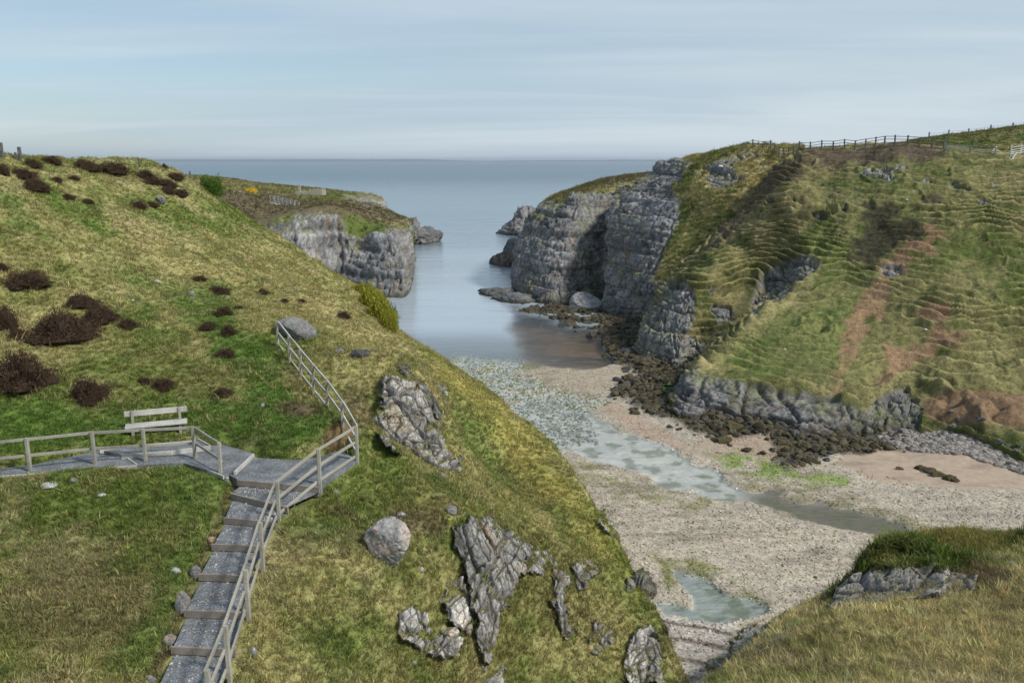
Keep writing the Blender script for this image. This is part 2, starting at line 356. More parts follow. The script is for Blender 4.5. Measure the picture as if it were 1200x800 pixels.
# ------------------------------------------------------------------ near hillside (height field)
HP = [(0,800,15.5),(100,800,16),(200,790,16.7),(300,800,17),(400,800,18.2),(500,800,20.5),(600,800,23.3),(700,800,26),(770,800,28),
 (0,700,19),(100,700,19),(0,640,21.5),(100,640,21.7),(200,640,21.3),(0,575,24),(100,570,24),(200,570,23.8),
 (0,550,24.7),(0,520,27),(100,520,27),(200,518,27.3),(250,540,25.9),(290,545,25.4),(340,545,25.4),(395,530,26.5),
 (180,480,29.6),(100,450,31.2),(100,400,34),(0,400,33.3),(0,470,29.3),(200,400,35.2),(300,440,32.3),(300,400,35.3),
 (345,475,29.2),(345,512,27.0),(326,407,35),(353,443,32.2),(384,482,29.4),(330,372,39),(400,470,31),(440,500,29),(430,540,26.8),(380,590,24.2),
 (330,620,22.2),(330,700,19.5),(450,650,22),(400,700,20.2),(500,600,25.3),(440,600,24.4),(500,680,22.5),(480,740,20.7),(530,640,24),(545,600,25.6),
 (450,440,32.8),(490,436,34),(450,525,29.3),(500,552,29.0),(545,575,28.0),(540,490,38),(560,540,36.8),(580,560,36),(620,600,33),(650,640,30.5),
 (640,700,27.2),(600,740,24.6),(700,700,29.2),(700,760,27.4),(600,700,25.8),(520,440,43),
 (400,400,40.5),(400,350,48),(430,400,42.5),(430,352,60),(400,330,62),(465,392,57),(500,413,53.5),(560,452,47),(620,502,41.5),(660,547,38),(690,592,35.6),(720,632,33.6),(750,692,31.2),(775,742,29.7),(795,795,28.3),
 (345,293,64),(300,263,65),(260,238,65),(225,214,65),(200,200,62),(150,195,59),(100,193,56),(50,190,53),(0,186,49),
 (0,300,39),(100,300,42),(200,300,47),(300,300,56),(0,240,43.5),(100,230,50),(200,230,57),(0,350,36),(100,350,38.2),(200,350,41.2),(300,350,45.2),(250,260,58)]
hp = np.array([P(a, b, d) for a, b, d in HP])
extra = np.array([(-14, 10, 16.2), (-8, 9, 15.5), (-3, 9, 14), (3, 12, 9.5), (6, 20, 8.5), (-20, 14, 17), (-30, 30, 23), (-40, 45, 29.5), (-42, 60, 28.8), (-32, 70, 27.2), (-20, 78, 22), (-30, 20, 20)])
hp = np.vstack([hp, extra])
def tps_fit(p, reg=.02):
    n = len(p); d = np.linalg.norm(p[:, None, :2]-p[None, :, :2], axis=-1); K = np.where(d > 0, d*d*np.log(d+1e-9), 0)+np.eye(n)*reg
    A = np.zeros((n+3, n+3)); A[:n, :n] = K; A[:n, n] = 1; A[:n, n+1:] = p[:, :2]; A[n, :n] = 1; A[n+1:, :n] = p[:, :2].T
    return np.linalg.solve(A, np.r_[p[:, 2], 0, 0, 0])
def tps_eval(p, w_, x, y):
    r = w_[-3]+w_[-2]*x+w_[-1]*y
    for k in range(len(p)):
        d2 = (x-p[k, 0])**2+(y-p[k, 1])**2; r = r+w_[k]*.5*d2*np.log(d2+1e-9)
    return r
hw = tps_fit(hp, .3)
EDGE = [P(a, b, d)[:2] for a, b, d in [(812,860,27),(800,795,28.5),(775,740,30),(750,690,31.5),(720,630,34),(690,590,36),(660,545,38.5),(620,500,42),(560,450,47.8),(500,410,54.5),(467,388,59),(432,345,62),(400,325,64),(345,290,66),(300,260,67),(260,235,67),(225,212,66.5),(200,197,64),(150,193,61),(100,190,58),(50,187,55),(0,184,51)]]
HPOLY = [(14, -5), (8.5, 15)]+[tuple(e) for e in EDGE]+[(-50, 56), (-90, 40), (-90, -5)]
# path and stair levels (world polygons, level)
ZPATH = 18.62
def zp(l, z): return [tuple(PZ(a, b, z)[:2]) for a, b in l]
PATH_A = [(-30,560),(0,556),(60,552),(110,547),(160,545),(215,542),(262,557),(275,551),(297,531),(262,521),(246,522),(200,527),(142,532),(117,527),(87,534),(40,544),(0,549),(-30,552)]
PATH_B = [(280,562),(372,570),(405,548),(419,538),(398,528),(370,536),(345,539),(300,536),(297,531),(268,556)]
PAD = [(142,532),(200,527),(246,522),(232,514),(168,521),(117,527)]
STEPS = [((186,803),(258,808),17.29),((203,757),(273,760),17.47),((218,714.5),(283,716.5),17.65),((235,672),(294,674),17.83),((250,637),(306,639),18.01),((264,606),(321,611),18.19),((272,578),(336,594),18.37),((280,562),(372,570),18.55)]
WB = [(PZ(*l, z), PZ(*r, z), z) for l, r, z in STEPS]
FLAT = [(zp(PATH_A, ZPATH), ZPATH-.05), (zp(PATH_B, ZPATH-.07), ZPATH-.14), (zp(PAD, ZPATH+.1), ZPATH)]
for k in range(len(WB)-1):
    a, b, z = WB[k]; c, d, z2 = WB[k+1]
    FLAT.append(([tuple(a[:2]), tuple(b[:2]), tuple(d[:2]), tuple(c[:2])], z-.14))
def hill_z(x, y):
    x = np.asarray(x, float); y = np.asarray(y, float)
    z = tps_eval(hp, hw, x, y)
    d = sdf(HPOLY, x, y)
    Q = np.stack([x, y, np.zeros_like(x)], -1)
    z = z+(.16*fbm(Q, .45, 4, 3)+.22*np.abs(fbm(Q, .22, 3, 6)))*ss(10, 22, y)+.15*fbm(Q, 1.3, 4, 5)
    rim = d+1.0*fbm(Q, .25, 4, 8)
    z = z-np.where(rim > 0, rim*1.9+.12*rim**2*(rim > 0), 0)
    for poly, lv in FLAT:
        cxm = np.mean([p[0] for p in poly]); cym = np.mean([p[1] for p in poly])
        near = (abs(x-cxm) < 14) & (abs(y-cym) < 8)
        if near.any():
            dd = sdf(poly, x[near], y[near]); m = 1-ss(.05, .6, dd)
            zz = z[near]; z[near] = zz*(1-m)+(lv-.07)*m
    return np.maximum(z, -1.5)
def axis(a, b, n, c, k):                # grid lines, denser near c
    t = np.linspace(-1, 1, n); return np.interp(t, [-1, 1], [a, b])
gx = np.linspace(-50, 14, 560); yy = [7.0]
while yy[-1] < 82: yy.append(yy[-1]+.05+.0022*yy[-1])
gy = np.array(yy)
X, Y = np.meshgrid(gx, gy); Z = hill_z(X.ravel(), Y.ravel()).reshape(X.shape)
HV = np.stack([X, Y, Z], -1)
HPX = proj(HV)
C = grass_col(HV, 3, .50); C = lerp(C, .20+0*HV[..., 0], (.22, .26, .065)); C = lerp(C, ss(.12, .4, fbm(HV, .33, 5, 91, .6))*.5, np.array((.40, .34, .18)))
def paint(C, V, layers, seed=0):
    for k, (poly, col, soft, rough, st) in enumerate(layers): C = lerp(C, mask(poly, V, soft, rough, .5, seed+k)*st, col)
    return C
LH_S = 1
LH = [([(0,235),(60,240),(115,255),(135,285),(175,330),(260,345),(290,400),(390,500),(330,530),(300,480),(240,400),(150,300),(90,262),(0,262)], LUSH, 8, 16, .8),
 ([(0,500),(0,452),(60,460),(110,490),(250,470),(390,490),(370,520),(220,510),(0,535)], LUSH, 8, 12, .9),
 (blob(160,345,55,10,70), LUSH, 8, 10, .6), (blob(300,430,60,20,50), LUSH, 8, 14, .8),
 (blob(60,380,90,45,0), DRY, 14, 20, .5), (blob(150,300,80,20,20), DRY, 12, 20, .5), (blob(180,220,70,12,10), DRY, 10, 14, .55),
 (blob(330,320,70,18,35), DRY, 10, 16, .5), (blob(420,380,60,22,30), DRY, 10, 16, .45),
 ([(200,550),(262,552),(285,590),(245,650),(215,700),(200,760),(150,800),(110,800),(180,690),(215,620)], LUSH, 10, 18, .65),
 ([(500,410),(560,450),(620,500),(690,590),(750,690),(700,650),(620,560),(540,480)], np.array((.36,.32,.09)), 10, 14, .7),
 (blob(560,520,20,60,-30), LUSH, 8, 14, .6), (blob(600,640,30,60,-30), GREEN*1.2, 8, 14, .4),
 (blob(90,700,100,60,10), np.array((.17,.14,.07)), 20, 30, .55), (blob(380,760,70,30,0), LUSH, 10, 20, .3), (blob(360,620,60,18,20), LUSH, 10, 20, .5),
 (blob(480,610,35,14,10), BROWN*1.4, 6, 12, .6), (blob(395,600,14,4,20), BROWN, 4, 6, .8), (blob(350,480,25,8,5), BROWN*1.2, 4, 6, .9),
 (blob(395,515,22,16,-30), EARTH*.55, 4, 6, .8), (blob(420,480,14,30,-30), BROWN*1.3, 5, 8, .5), (blob(640,690,50,80,-30), OLIVE*.9, 10, 20, .5),
 ([(262,570),(285,560),(262,610),(236,670),(205,750),(180,800),(165,800),(205,710),(235,640)], BROWN*1.9, 3, 5, .5)]
C = paint(C, HV, [(a, b, c*1.6, d*1.7, e) for a, b, c, d, e in LH[:-1]]+LH[-1:], 100)
hill_rock = np.zeros(X.shape)
dz = np.gradient(Z, axis=0)/np.gradient(Y, axis=0); dzx = np.gradient(Z, axis=1)/np.gradient(X, axis=1)
steep = ss(3.2, 5, np.hypot(dz, dzx))*.5; hill_rock = np.maximum(hill_rock, steep)
C = C*1.12; C = lerp(C, hill_rock*.8, GREY)
hill = mk('hillside', HV, gridF(*X.shape), M_GRASSY, cols=C); tag(hill, kind='structure'); register(HV, gridF(*X.shape))
HILL = (HV.reshape(-1, 3), gridF(*X.shape), C.reshape(-1, 3), hill_rock.ravel())

# ------------------------------------------------------------------ knoll in the right foreground
KP = [(1200,800,10.5),(1000,800,11),(900,806,11.5),(830,815,12.3),(1200,712,13.4),(1100,714,13.4),(1000,728,13.2),(930,756,13.1),(880,782,13.0),(840,800,13.0),
 (1200,652,16.4),(1130,634,16.9),(1080,638,16.8),(1040,664,16.2),(1000,708,14.9),(960,708,15.4),(930,726,14.9),(1290,800,10.3),(1290,700,13.2),(1290,650,16)]
kp = np.vstack([np.array([P(a, b, d) for a, b, d in KP]), [(3, 8, 21.8), (8, 7, 22.3), (1.5, 10, 20.4)]])
kw = tps_fit(kp, .02)
KEDGE = [P(a, b, d)[:2] for a, b, d in [(790,842,11.8),(805,827,12.4),(850,796,13.3),(885,778,14.0),(912,756,14.7),(940,724,15.6),(980,722,15.9),(1005,704,16.2),(1035,660,17.0),(1080,640,17.6),(1130,634,17.8),(1170,640,17.8),(1200,648,17.8),(1290,656,17.8)]]
KPOLY = [(1.8, 5), (2.0, 9)]+[tuple(e) for e in KEDGE]+[(20, 16), (22, 4)]
def knoll_z(x, y):
    z = tps_eval(kp, kw, x, y); d = sdf(KPOLY, x, y); Q = np.stack([x, y, 0*x], -1)
    z = z+.07*fbm(Q, .8, 4, 40); rim = d+.25*fbm(Q, 1.0, 3, 44)
    return np.maximum(z-np.where(rim > 0, rim*3.6, 0), -1)
X, Y = np.meshgrid(np.linspace(0.5, 22, 300), np.linspace(6, 27, 300)); Z = knoll_z(X.ravel(), Y.ravel()).reshape(X.shape)
KV = np.stack([X, Y, Z], -1)
C = grass_col(KV, 23, .82, .5)*1.3; C = lerp(C, ss(.0, .45, fbm(KV, .9, 4, 24))*.6, np.array((.42, .36, .20))); C = lerp(C, ss(.1, .5, -fbm(KV, 1.3, 4, 25))*.5, BROWN*.8)
C = paint(C, KV, [(blob(1120,635,75,16,5), np.array((.16,.15,.03)), 6, 8, .8), (blob(960,690,30,14,-10), np.array((.22,.22,.06)), 5, 8, .8), (blob(1120,680,70,18,0), BROWN, 6, 8, .7)], 300)
kr = ss(1.6, 2.2, np.hypot(np.gradient(Z, axis=0)/np.gradient(Y, axis=0), np.gradient(Z, axis=1)/np.gradient(X, axis=1)))
C = lerp(C, kr*.9, GREY*.8)
kn = mk('knoll', KV, gridF(*X.shape), M_GRASSY, cols=C); tag(kn, kind='structure'); register(KV, gridF(*X.shape))
KNOLL = (KV.reshape(-1, 3), gridF(*X.shape), C.reshape(-1, 3), kr.ravel())

# ------------------------------------------------------------------ far landforms (control grids)
def patch(rows, nr, nc):
    G = np.array([[P(*c) for c in r] for r in rows]); return resample_by_len(G, nr, nc)
def orient(V):
    n = normals(V); c = V-np.array([0, 0, CAMZ]); s_ = np.sign((n*c).sum(-1)); 
    return -n*np.where(s_ == 0, 1, s_)[..., None] if False else (n if (n*c).sum(-1).mean() < 0 else -n)
def landform(name, rows, nr, nc, rock_polys, layers, seed, sc=1.0, terr=.22, dry=.45, mat=None, ver=1.0, ledges=0.0, rmul=1.0, bw=.3, rock_default=0.0, terr_fade=None, gmul=1.0):
    V = patch(rows, nr, nc); n = orient(V)
    R = np.full(V.shape[:2], float(rock_default))
    for k, it in enumerate(rock_polys):
        poly, st = it if isinstance(it[1], float) else (it, 1.0)
        R = np.maximum(R, mask(poly, V, 3, 9, .22/sc, seed+k*3)*(1 if st == 1 else ss(.32-.45*st, .42-.45*st, fbm(V, .3/sc, 4, seed+k))))
    W = V+1.0*np.stack([fbm(V, .12/sc, 3, seed+90+k) for k in range(3)], -1)
    brk = ss(-.30, .22, fbm(V*np.array([1, 1, 2.2]), .20/sc, 3, seed+85))
    d, tone, crack = rock_disp(V, sc*1.5, seed, ver, bw)
    lz = V[..., 2]/(2.6*sc)+.25*fbm(V, .08, 2, seed+72); lz = lz+.35*fbm(V, .3, 3, seed+73); lf = lz-np.floor(lz); d = d*(1-.2*(ledges > 0))+ledges*(1-lf)*(.5+_h(np.floor(lz).astype(np.int64), 0*np.floor(lz).astype(np.int64), 0*np.floor(lz).astype(np.int64), seed))
    # sheep-track terraces across the slope
    wz = W[..., 2]*1.25/sc+2.6*fbm(V, .05/sc, 2, seed+77)+.9*fbm(V, .16/sc, 2, seed+78)+.16*fbm(V, .8/sc, 2, seed+74)
    ph = wz-np.floor(wz); step = np.where(ph < .75, ph/.75, (1-ph)/.25)
    am = terr*(.45+.65*brk)*(.6+.8*ss(-.3, .4, fbm(V, .07/sc, 3, seed+79)))
    net = 1-ss(0, .055, np.abs(fbm(np.stack([V[..., 0], V[..., 1]*.7, V[..., 2]*1.6], -1), .085/sc, 3, seed+75)))
    g = am*step+.25*net*(terr > .3)+.30*sc*fbm(V, .25/sc, 4, seed+80)+.18*fbm(V, 1.1/sc, 3, seed+81)
    D = R*d+(1-R)*g
    nrow = len(V); edge = (np.minimum(1, np.arange(nrow)/4.)*(.10+.90*np.clip((nrow-1-np.arange(nrow))/(nrow*.28), 0, 1)))[:, None]
    V2 = V+n*(D*edge)[..., None]
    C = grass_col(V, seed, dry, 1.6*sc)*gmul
    tr = ss(.5, .72, ph)*(1-ss(.78, .92, ph))
    tk = min(1, terr/.5)*(.25+.75*brk); C = lerp(C, tk*tr*.75*(.3+.7*ss(-.3, .3, fbm(V, .1/sc, 3, seed+82))), DRY*1.15)
    low = (1-ss(.0, .25, ph))+ss(.93, 1, ph); C = lerp(C, tk*low*.85, np.array((.045, .042, .02)))  # terrace hollows painted dark, undercut shadow put into the colour
    C = paint(C, V, layers, seed+200)
    up = n[..., 2]
    RC = rock_col(V, tone, crack, seed, sc*1.5)*rmul
    nn = normals(V2); nn = nn if (nn*n).sum(-1).mean() > 0 else -nn
    ledge = R*ss(.45, .75, nn[..., 2]+.25*fbm(V, .5/sc, 3, seed+83)); 
    RC = lerp(RC, ledge*.6*ss(-.15, .25, fbm(V, .15/sc, 3, seed+84)), GREEN*.6+OLIVE*.5)
    C = C*(1-R[..., None])+RC*R[..., None]
    C = lerp(C, ss(1.6, .3, V2[..., 2])*R*.85, np.array((.05, .045, .035)))     # tide-darkened weed band
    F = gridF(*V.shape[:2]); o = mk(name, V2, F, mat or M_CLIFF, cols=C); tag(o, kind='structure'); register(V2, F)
    return (V2.reshape(-1, 3), F, C.reshape(-1, 3), R.ravel())
def skirt(rows, dback, drop):           # hidden back row beyond the crest
    return rows+[[(a, b, d+dback) if drop is None else (a, b+drop, d+dback) for a, b, d in rows[-1]]]
R12 = [
 [(744,425,123),(748,414,121),(765,427,117),(790,437,113),(797,440,112),(786,488,92),(850,500,88),(1000,519,82.5),(1062,512,84),(1120,512,82),(1200,545,75),(1300,570,71)],
 [(748,395,128),(752,385,124),(772,388,120),(800,395,117),(806,434,113),(792,462,95),(850,474,90.5),(1000,492,85.2),(1060,484,87),(1120,484,85),(1200,500,80),(1300,510,77)],
 [(766,356,134),(768,352,128),(785,350,124),(812,352,121),(815,426,114),(804,437,99),(855,447,93.5),(1000,470,89),(1062,462,90.3),(1120,455,89),(1200,460,87),(1300,462,85)],
 [(786,332,139),(785,326,133),(800,323,129),(830,325,124),(850,396,116),(848,401,105),(890,420,99),(1000,430,95),(1065,425,95),(1125,420,94.5),(1200,420,93.5),(1300,420,92)],
 [(825,296,144),(822,291,138),(840,289,134),(868,298,128),(884,364,119),(886,368,110),(925,380,106),(1005,385,103),(1070,380,102),(1130,375,101),(1200,375,100),(1300,375,99)],
 [(866,256,149),(864,252,143),(880,250,139),(905,262,131),(914,336,120),(920,343,115),(950,345,112),(1010,340,111),(1075,335,109),(1135,330,108),(1200,330,107),(1300,330,106)],
 [(887,232,151),(885,228,145),(900,224,142),(920,232,135),(945,285,123),(955,295,121),(975,298,119),(1020,295,118),(1080,290,116),(1140,285,115),(1200,285,114),(1300,285,113)],
 [(907,211,153),(905,207,148),(920,203,145),(940,208,140),(965,235,132),(980,242,129),(1000,245,127),(1035,245,125),(1090,240,123),(1145,238,121),(1200,238,120),(1300,238,118)],
 [(924,195,156),(922,191,150),(938,188,148),(960,188,146),(980,198,141),(1000,200,138),(1020,200,136),(1050,200,133),(1100,200,130),(1150,200,128),(1200,200,126),(1300,200,124)],
 [(938,181,158),(938,178,153),(955,175.5,152),(975,174,151),(995,173,149),(1015,172,147),(1035,171,144),(1060,170,141),(1105,172,138),(1150,177,135),(1200,182,132),(1300,186,130)],
 [(940,183,166),(942,179,163),(958,178,162),(978,177,161),(998,176,160),(1018,175,159),(1040,174,157),(1065,174,155),(1108,178,152),(1155,182,150),(1205,186,148),(1305,190,145)]]
rockpoly12 = [[(740,440),(744,395),(762,352),(786,326),(803,332),(812,350),(812,372),(803,392),(822,404),(840,402),(812,430),(800,442)],
 [(780,500),(788,470),(792,446),(815,436),(850,448),(900,457),(945,460),(985,474),(1015,480),(1040,464),(1062,458),(1078,478),(1076,505),(1000,530),(850,510)],
 [(878,356),(892,325),(915,308),(945,300),(960,310),(940,330),(900,355),(884,370)], ([(905,245),(915,212),(950,215),(985,222),(992,245),(960,262),(920,256)], .4),
 (blob(1140,215,30,9,5), .8), (blob(1160,236,22,6,5), .7), (blob(1045,318,8,5,0), .9), (blob(960,250,20,8,20), .8), (blob(1050,205,50,8,8), .4), (blob(825,345,10,16,0), .7), (blob(840,370,18,12,0), .5)]
RED = np.array((.27, .165, .10))
lay12 = [([(808,436),(850,402),(886,369),(920,343),(955,300),(968,312),(930,360),(895,392),(850,425),(815,448)], DRY*1.05, 5, 8, .55),
 ([(806,428),(848,394),(884,360),(912,332),(945,290),(925,305),(890,330),(860,360),(820,400)], np.array((.07,.075,.035)), 4, 7, .7),
 ([(955,200),(1100,172),(1180,200),(1200,330),(1200,480),(1040,470),(960,420),(940,340)], GREEN*.95, 20, 30, .25),
 ([(835,420),(900,380),(1010,340),(1010,440),(930,455),(860,445)], LUSH*.9, 12, 18, .4),
 ([(925,190),(950,176),(975,172),(940,205),(900,232),(870,262),(835,300),(820,302),(858,250),(890,215)], BROWN*.7, 4, 10, .75),
 ([(965,178),(1060,168),(1105,172),(1080,190),(1030,192),(950,200)], HEATH*1.7, 4, 12, .8), ([(1075,176),(1110,172),(1105,186),(1080,186)], HEATH*1.5, 3, 8, .6),
 ([(1015,240),(1040,236),(1062,255),(1088,268),(1070,290),(1040,305),(1015,320),(1000,300),(1005,270)], np.array((.045,.040,.022)), 8, 24, .95),
 (blob(1093,237,14,6,0), HEATH, 3, 5, .8), (blob(1010,335,16,6,0), np.array((.05,.05,.02)), 5, 8, .7),
 ([(1090,270),(1110,278),(1060,310),(1035,345),(1028,370),(1005,400),(985,410),(995,380),(1015,340),(1045,305)], RED, 6, 22, .8),
 ([(990,395),(1010,400),(985,455),(975,460)], RED, 4, 9, .6), ([(1030,455),(1040,410),(1095,395),(1115,360),(1105,380),(1118,410),(1065,430)], RED*1.05, 5, 22, .8),
 (blob(1090,372,16,7,0), RED*1.1, 4, 8, .8), (blob(1115,398,22,7,-10), RED, 4, 8, .8), ([(1075,470),(1100,462),(1200,462),(1200,500),(1130,500),(1090,490)], RED*.75, 6, 10, .85),
 ([(1060,480),(1090,500),(1200,512),(1200,560),(1060,515)], GREEN*.6, 5, 8, .5)]
A12 = landform('grassy_hill', R12, 420, 640, rockpoly12, lay12, 500, 1.0, .85, .55, gmul=.62, ver=1.0, bw=.35)  # grass darkened all over, with cloud shade put into its colour
R3 = [
 [(716,372,170),(703,370,158),(725,374,152),(760,382,148),(800,392,145),(850,400,143)],
 [(722,332,176),(709,332,163),(730,330,157),(765,335,150),(812,340,148),(870,345,145)],
 [(726,292,181),(713,290,168),(735,290,161),(770,290,154),(822,300,150),(890,305,148)],
 [(725,255,188),(711,256,175),(738,250,167),(780,250,158),(835,258,152),(900,262,150)],
 [(738,230,196),(733,222,181),(760,216,172),(800,214,162),(850,218,154),(915,222,152)],
 [(757,212,205),(752,206,189),(775,200,178),(815,195,167),(865,190,160),(930,192,157)],
 [(776,199,216),(773,193,196),(795,188,185),(830,181,176),(872,174,168),(940,174,163)],
 [(790,204,240),(790,199,225),(810,192,215),(845,186,205),(880,180,195),(945,180,185)]]
rp3 = [[(690,345),(735,338),(765,330),(805,343),(900,345),(900,420),(690,420)], [(690,385),(695,300),(705,250),(735,215),(748,198),(775,190),(800,186),(805,196),(790,215),(800,240),(790,270),(778,300),(768,325),(745,345),(725,350),(735,385)],
 ([(822,215),(826,198),(850,184),(893,178),(892,196),(860,218),(840,225)], .8), (blob(800,205,14,10,0), .7), (blob(830,290,30,8,-40), .5)]
A3 = landform('cliff', R3, 330, 330, rp3, [([(790,240),(830,200),(860,225),(840,280),(790,330),(770,330)], GREEN*1.1, 10, 14, .2), (blob(745,235,12,5,0), GREEN*.7, 3, 6, .7)], 620, 1.15, .40, .72, gmul=1.2, ledges=.15, rmul=.92, bw=.7)
R4 = [
 [(606,345,210),(599,347,187),(618,356,172),(650,360,166),(680,358,168),(706,350,174),(725,345,185)],
 [(607,322,212),(601,321,189),(619,323,179),(650,325,172),(682,325,174),(709,322,181),(728,320,192)],
 [(612,290,218),(606,290,193),(625,290,183),(655,290,177),(685,290,178),(712,290,184),(730,290,196)],
 [(625,262,224),(618,261,199),(638,258,189),(665,256,183),(690,256,184),(714,258,188),(734,258,200)],
 [(642,245,235),(634,240,209),(652,235,198),(675,231,191),(697,228,191),(718,226,194),(740,226,205)],
 [(655,239,250),(642,234,228),(666,225,219),(695,216,212),(722,211,208),(748,211,206),(775,212,212)],
 [(668,237,275),(655,230,256),(680,220,250),(708,211,243),(738,206,238),(768,203,234),(800,201,230)],
 [(680,245,300),(668,238,285),(695,228,280),(722,218,270),(750,212,262),(785,209,258),(815,206,250)]]
rp4 = [[(590,370),(595,300),(612,262),(636,238),(660,236),(672,226),(700,226),(715,222),(740,216),(760,222),(745,370)]]
A4 = landform('cliff', R4, 300, 320, rp4, [([(640,236),(700,208),(790,198),(770,206),(700,222)], BROWN*1.1, 4, 6, .6), ([(680,222),(780,205),(800,215),(720,225)], OLIVE*1.1, 4, 6, .6)], 700, 1.25, .12, .5, gmul=.9, ver=.8, ledges=.3, rmul=.92, bw=.9)
R5 = [[(940,178,168),(1010,178,166),(1085,178,163),(1140,180,160),(1200,184,156),(1320,190,150)],
 [(945,176,180),(1015,174,178),(1085,170,176),(1140,169,173),(1200,168,169),(1320,166,164)],
 [(950,175,200),(1020,173,198),(1088,162,194),(1140,156,190),(1200,149.5,184),(1320,140,178)],
 [(955,178,230),(1020,177,225),(1090,166,220),(1145,160,216),(1205,154,210),(1325,146,204)]]
A5 = landform('grassy_hill', R5, 90, 200, [], [([(1030,172),(1200,150),(1200,156),(1100,168)], OLIVE*1.1, 4, 5, .7)], 760, 1.5, .1, .4, gmul=.85)
RF = [
 [(240,352,172),(303,352,172),(353,352,174),(400,352,180),(430,350,177),(460,349,176),(476,347,178),(484,331,200),(486,300,250)],
 [(240,305,176),(303,305,176),(353,305,177),(398,308,186),(428,312,182),(458,312,180),(478,311,183),(482,300,204),(484,285,255)],
 [(240,266,178),(303,259,180),(353,250,182),(395,248,188),(418,284,190),(445,276,187),(472,272,191),(481,266,215),(487,269,262)],
 [(245,245,195),(303,246,197),(353,244,197),(400,244,200),(430,256,200),(452,261,203),(470,260,214),(478,257,236),(482,262,278)],
 [(250,229,225),(303,233,228),(353,235,230),(400,237,232),(430,242,235),(447,246,242),(460,250,253),(469,254,268),(476,260,292)],
 [(240,216,270),(303,223,280),(350,227,285),(395,230,290),(420,233,290),(440,239,292),(452,244,298),(457,251,310),(462,262,322)],
 [(225,206,330),(300,214.5,340),(350,219,345),(400,224,345),(430,227,345),(445,230,342),(451,238,338),(454,250,336),(458,264,345)],
 [(225,212,370),(300,220,380),(350,224,385),(400,229,385),(430,233,380),(446,238,375),(452,246,365),(456,256,355),(459,268,352)]]
RF = [[(r[0][0]-230, r[0][1]-4*(k > 2), r[0][2]*1.02)]+r for k, r in enumerate(RF)]
rpf = [[(290,360),(300,262),(335,260),(352,249),(395,246),(402,256),(408,274),(420,280),(435,276),(450,273),(480,268),(492,360)],
 [(402,229),(430,228),(452,232),(454,244),(440,242),(404,233)], ([(470,260),(490,262),(492,300),(470,275)], .9)]
AF = landform('headland', RF, 330, 480, rpf, [([(0,212),(240,220),(300,226),(350,232),(400,234),(450,240),(480,260),(440,264),(400,254),(350,252),(300,266),(240,266),(0,250)], np.array((.115, .09, .05)), 3, 12, .85),
 ([(360,226),(410,228),(400,236),(350,232)], GREEN*1.2, 4, 5, .7), ([(240,205),(330,216),(400,224),(400,228),(300,222),(240,216)], OLIVE*1.1, 3, 4, .7), ([(402,252),(440,262),(462,270),(430,276),(415,280),(406,272)], GREEN*.9, 4, 6, .8)], 840, 1.3, .12, .5, gmul=.8, bw=.5)

# ------------------------------------------------------------------ inlet floor
py_r = np.r_[np.linspace(1000, 350, 560), np.linspace(348, 250, 40)]
rowsD = CAMZ/tan_(py_r)
BX = []
for D_, b_ in zip(rowsD, py_r):
    BX.append(np.linspace(-25-D_*.15, 45+D_*.55, 620))
X = np.array(BX); Y = np.repeat(rowsD[:, None], 620, 1)
V0 = np.stack([X, Y, 0*X], -1)
q = V0
ch = lambda poly, soft=3, rough=5, sc=.3, s=0: mask(poly, V0, soft, rough, sc, s)
SEA = [(380,200),(560,200),(900,200),(760,340),(700,372),(700,392),(722,420),(700,430),(650,428),(606,424),(540,416),(470,440),(380,440)]
sea_m = ch(SEA, 5, 5, .15, 1)
film = ch([(480,405),(560,410),(625,420),(600,440),(690,466),(712,470),(700,478),(688,484),(700,520),(640,520),(560,460)], 5, 8, .25, 2)
stream = ch([(596,473),(640,470),(689,484),(740,509),(788,527),(830,549),(867,571),(920,582),(990,596),(1055,616),(1110,636),(1080,642),(1032,630),(955,612),(885,592),(832,582),(780,568),(740,552),(690,535),(650,520),(629,500)], 3, 11, .3, 3)
pool = ch([(788,668),(832,680),(850,698),(889,707),(905,720),(850,730),(781,722),(770,708),(811,712),(811,698),(793,683)], 3, 4, .6, 4)
orange = ch([(600,362),(700,385),(722,424),(690,430),(640,427),(612,424),(600,385)], 5, 5, .3, 5)
tide = ch([(820,530),(860,545),(910,550),(905,558),(850,552)], 2, 3, .4, 6)*.6
Zb = .16+.10*fbm(q, .10, 3, 70)+.05*fbm(q, .6, 4, 71)+.035*fbm(q, 2.2, 3, 72)
Zb = Zb*(1-film)+film*(.0+.16*fbm(q*np.array([1, 2.2, 1]), .35, 5, 73)+.04*vn(q*2.6, 74)-.035)
Zb = Zb*(1-stream)+stream*(-.11+.07*fbm(q*np.array([1, 1.8, 1]), .5, 5, 75)); Zb = Zb*(1-pool)+pool*(-.09+.07*fbm(q, .8, 5, 76))
Zb = Zb*(1-sea_m)+sea_m*(-.7); Zb = np.where(orange > .3, np.minimum(Zb, -.35), Zb)
Zb = Zb-ss(125, 165, Y)*1.5
Zb = Zb+1.2*ss(1055, 1140, proj(V0)[0])*ss(560, 515, proj(V0)[1])*ss(60, 80, Y)
C = np.broadcast_to(np.array((.38, .332, .26)), V0.shape).copy()
C = C*(1+.18*fbm(q, .12, 4, 80))[..., None]*(1+.10*fbm(q*np.array([1, 3, 1]), .4, 3, 81))[..., None]
peb = 1-.85*np.clip(stream+pool, 0, 1)
sand = ch([(980,545),(1000,530),(1060,520),(1200,545),(1320,560),(1320,590),(1200,578),(1100,572),(1030,566)], 4, 7, .3, 10)
sand2 = ch([(700,478),(720,474),(770,500),(812,526),(795,530),(745,508)], 3, 4, .3, 11); sand3 = ch([(835,528),(850,515),(900,516),(912,530),(900,545),(870,535)], 3, 5, .4, 12)
sand4 = ch([(800,535),(822,515),(842,520),(850,540)], 3, 5, .4, 13)
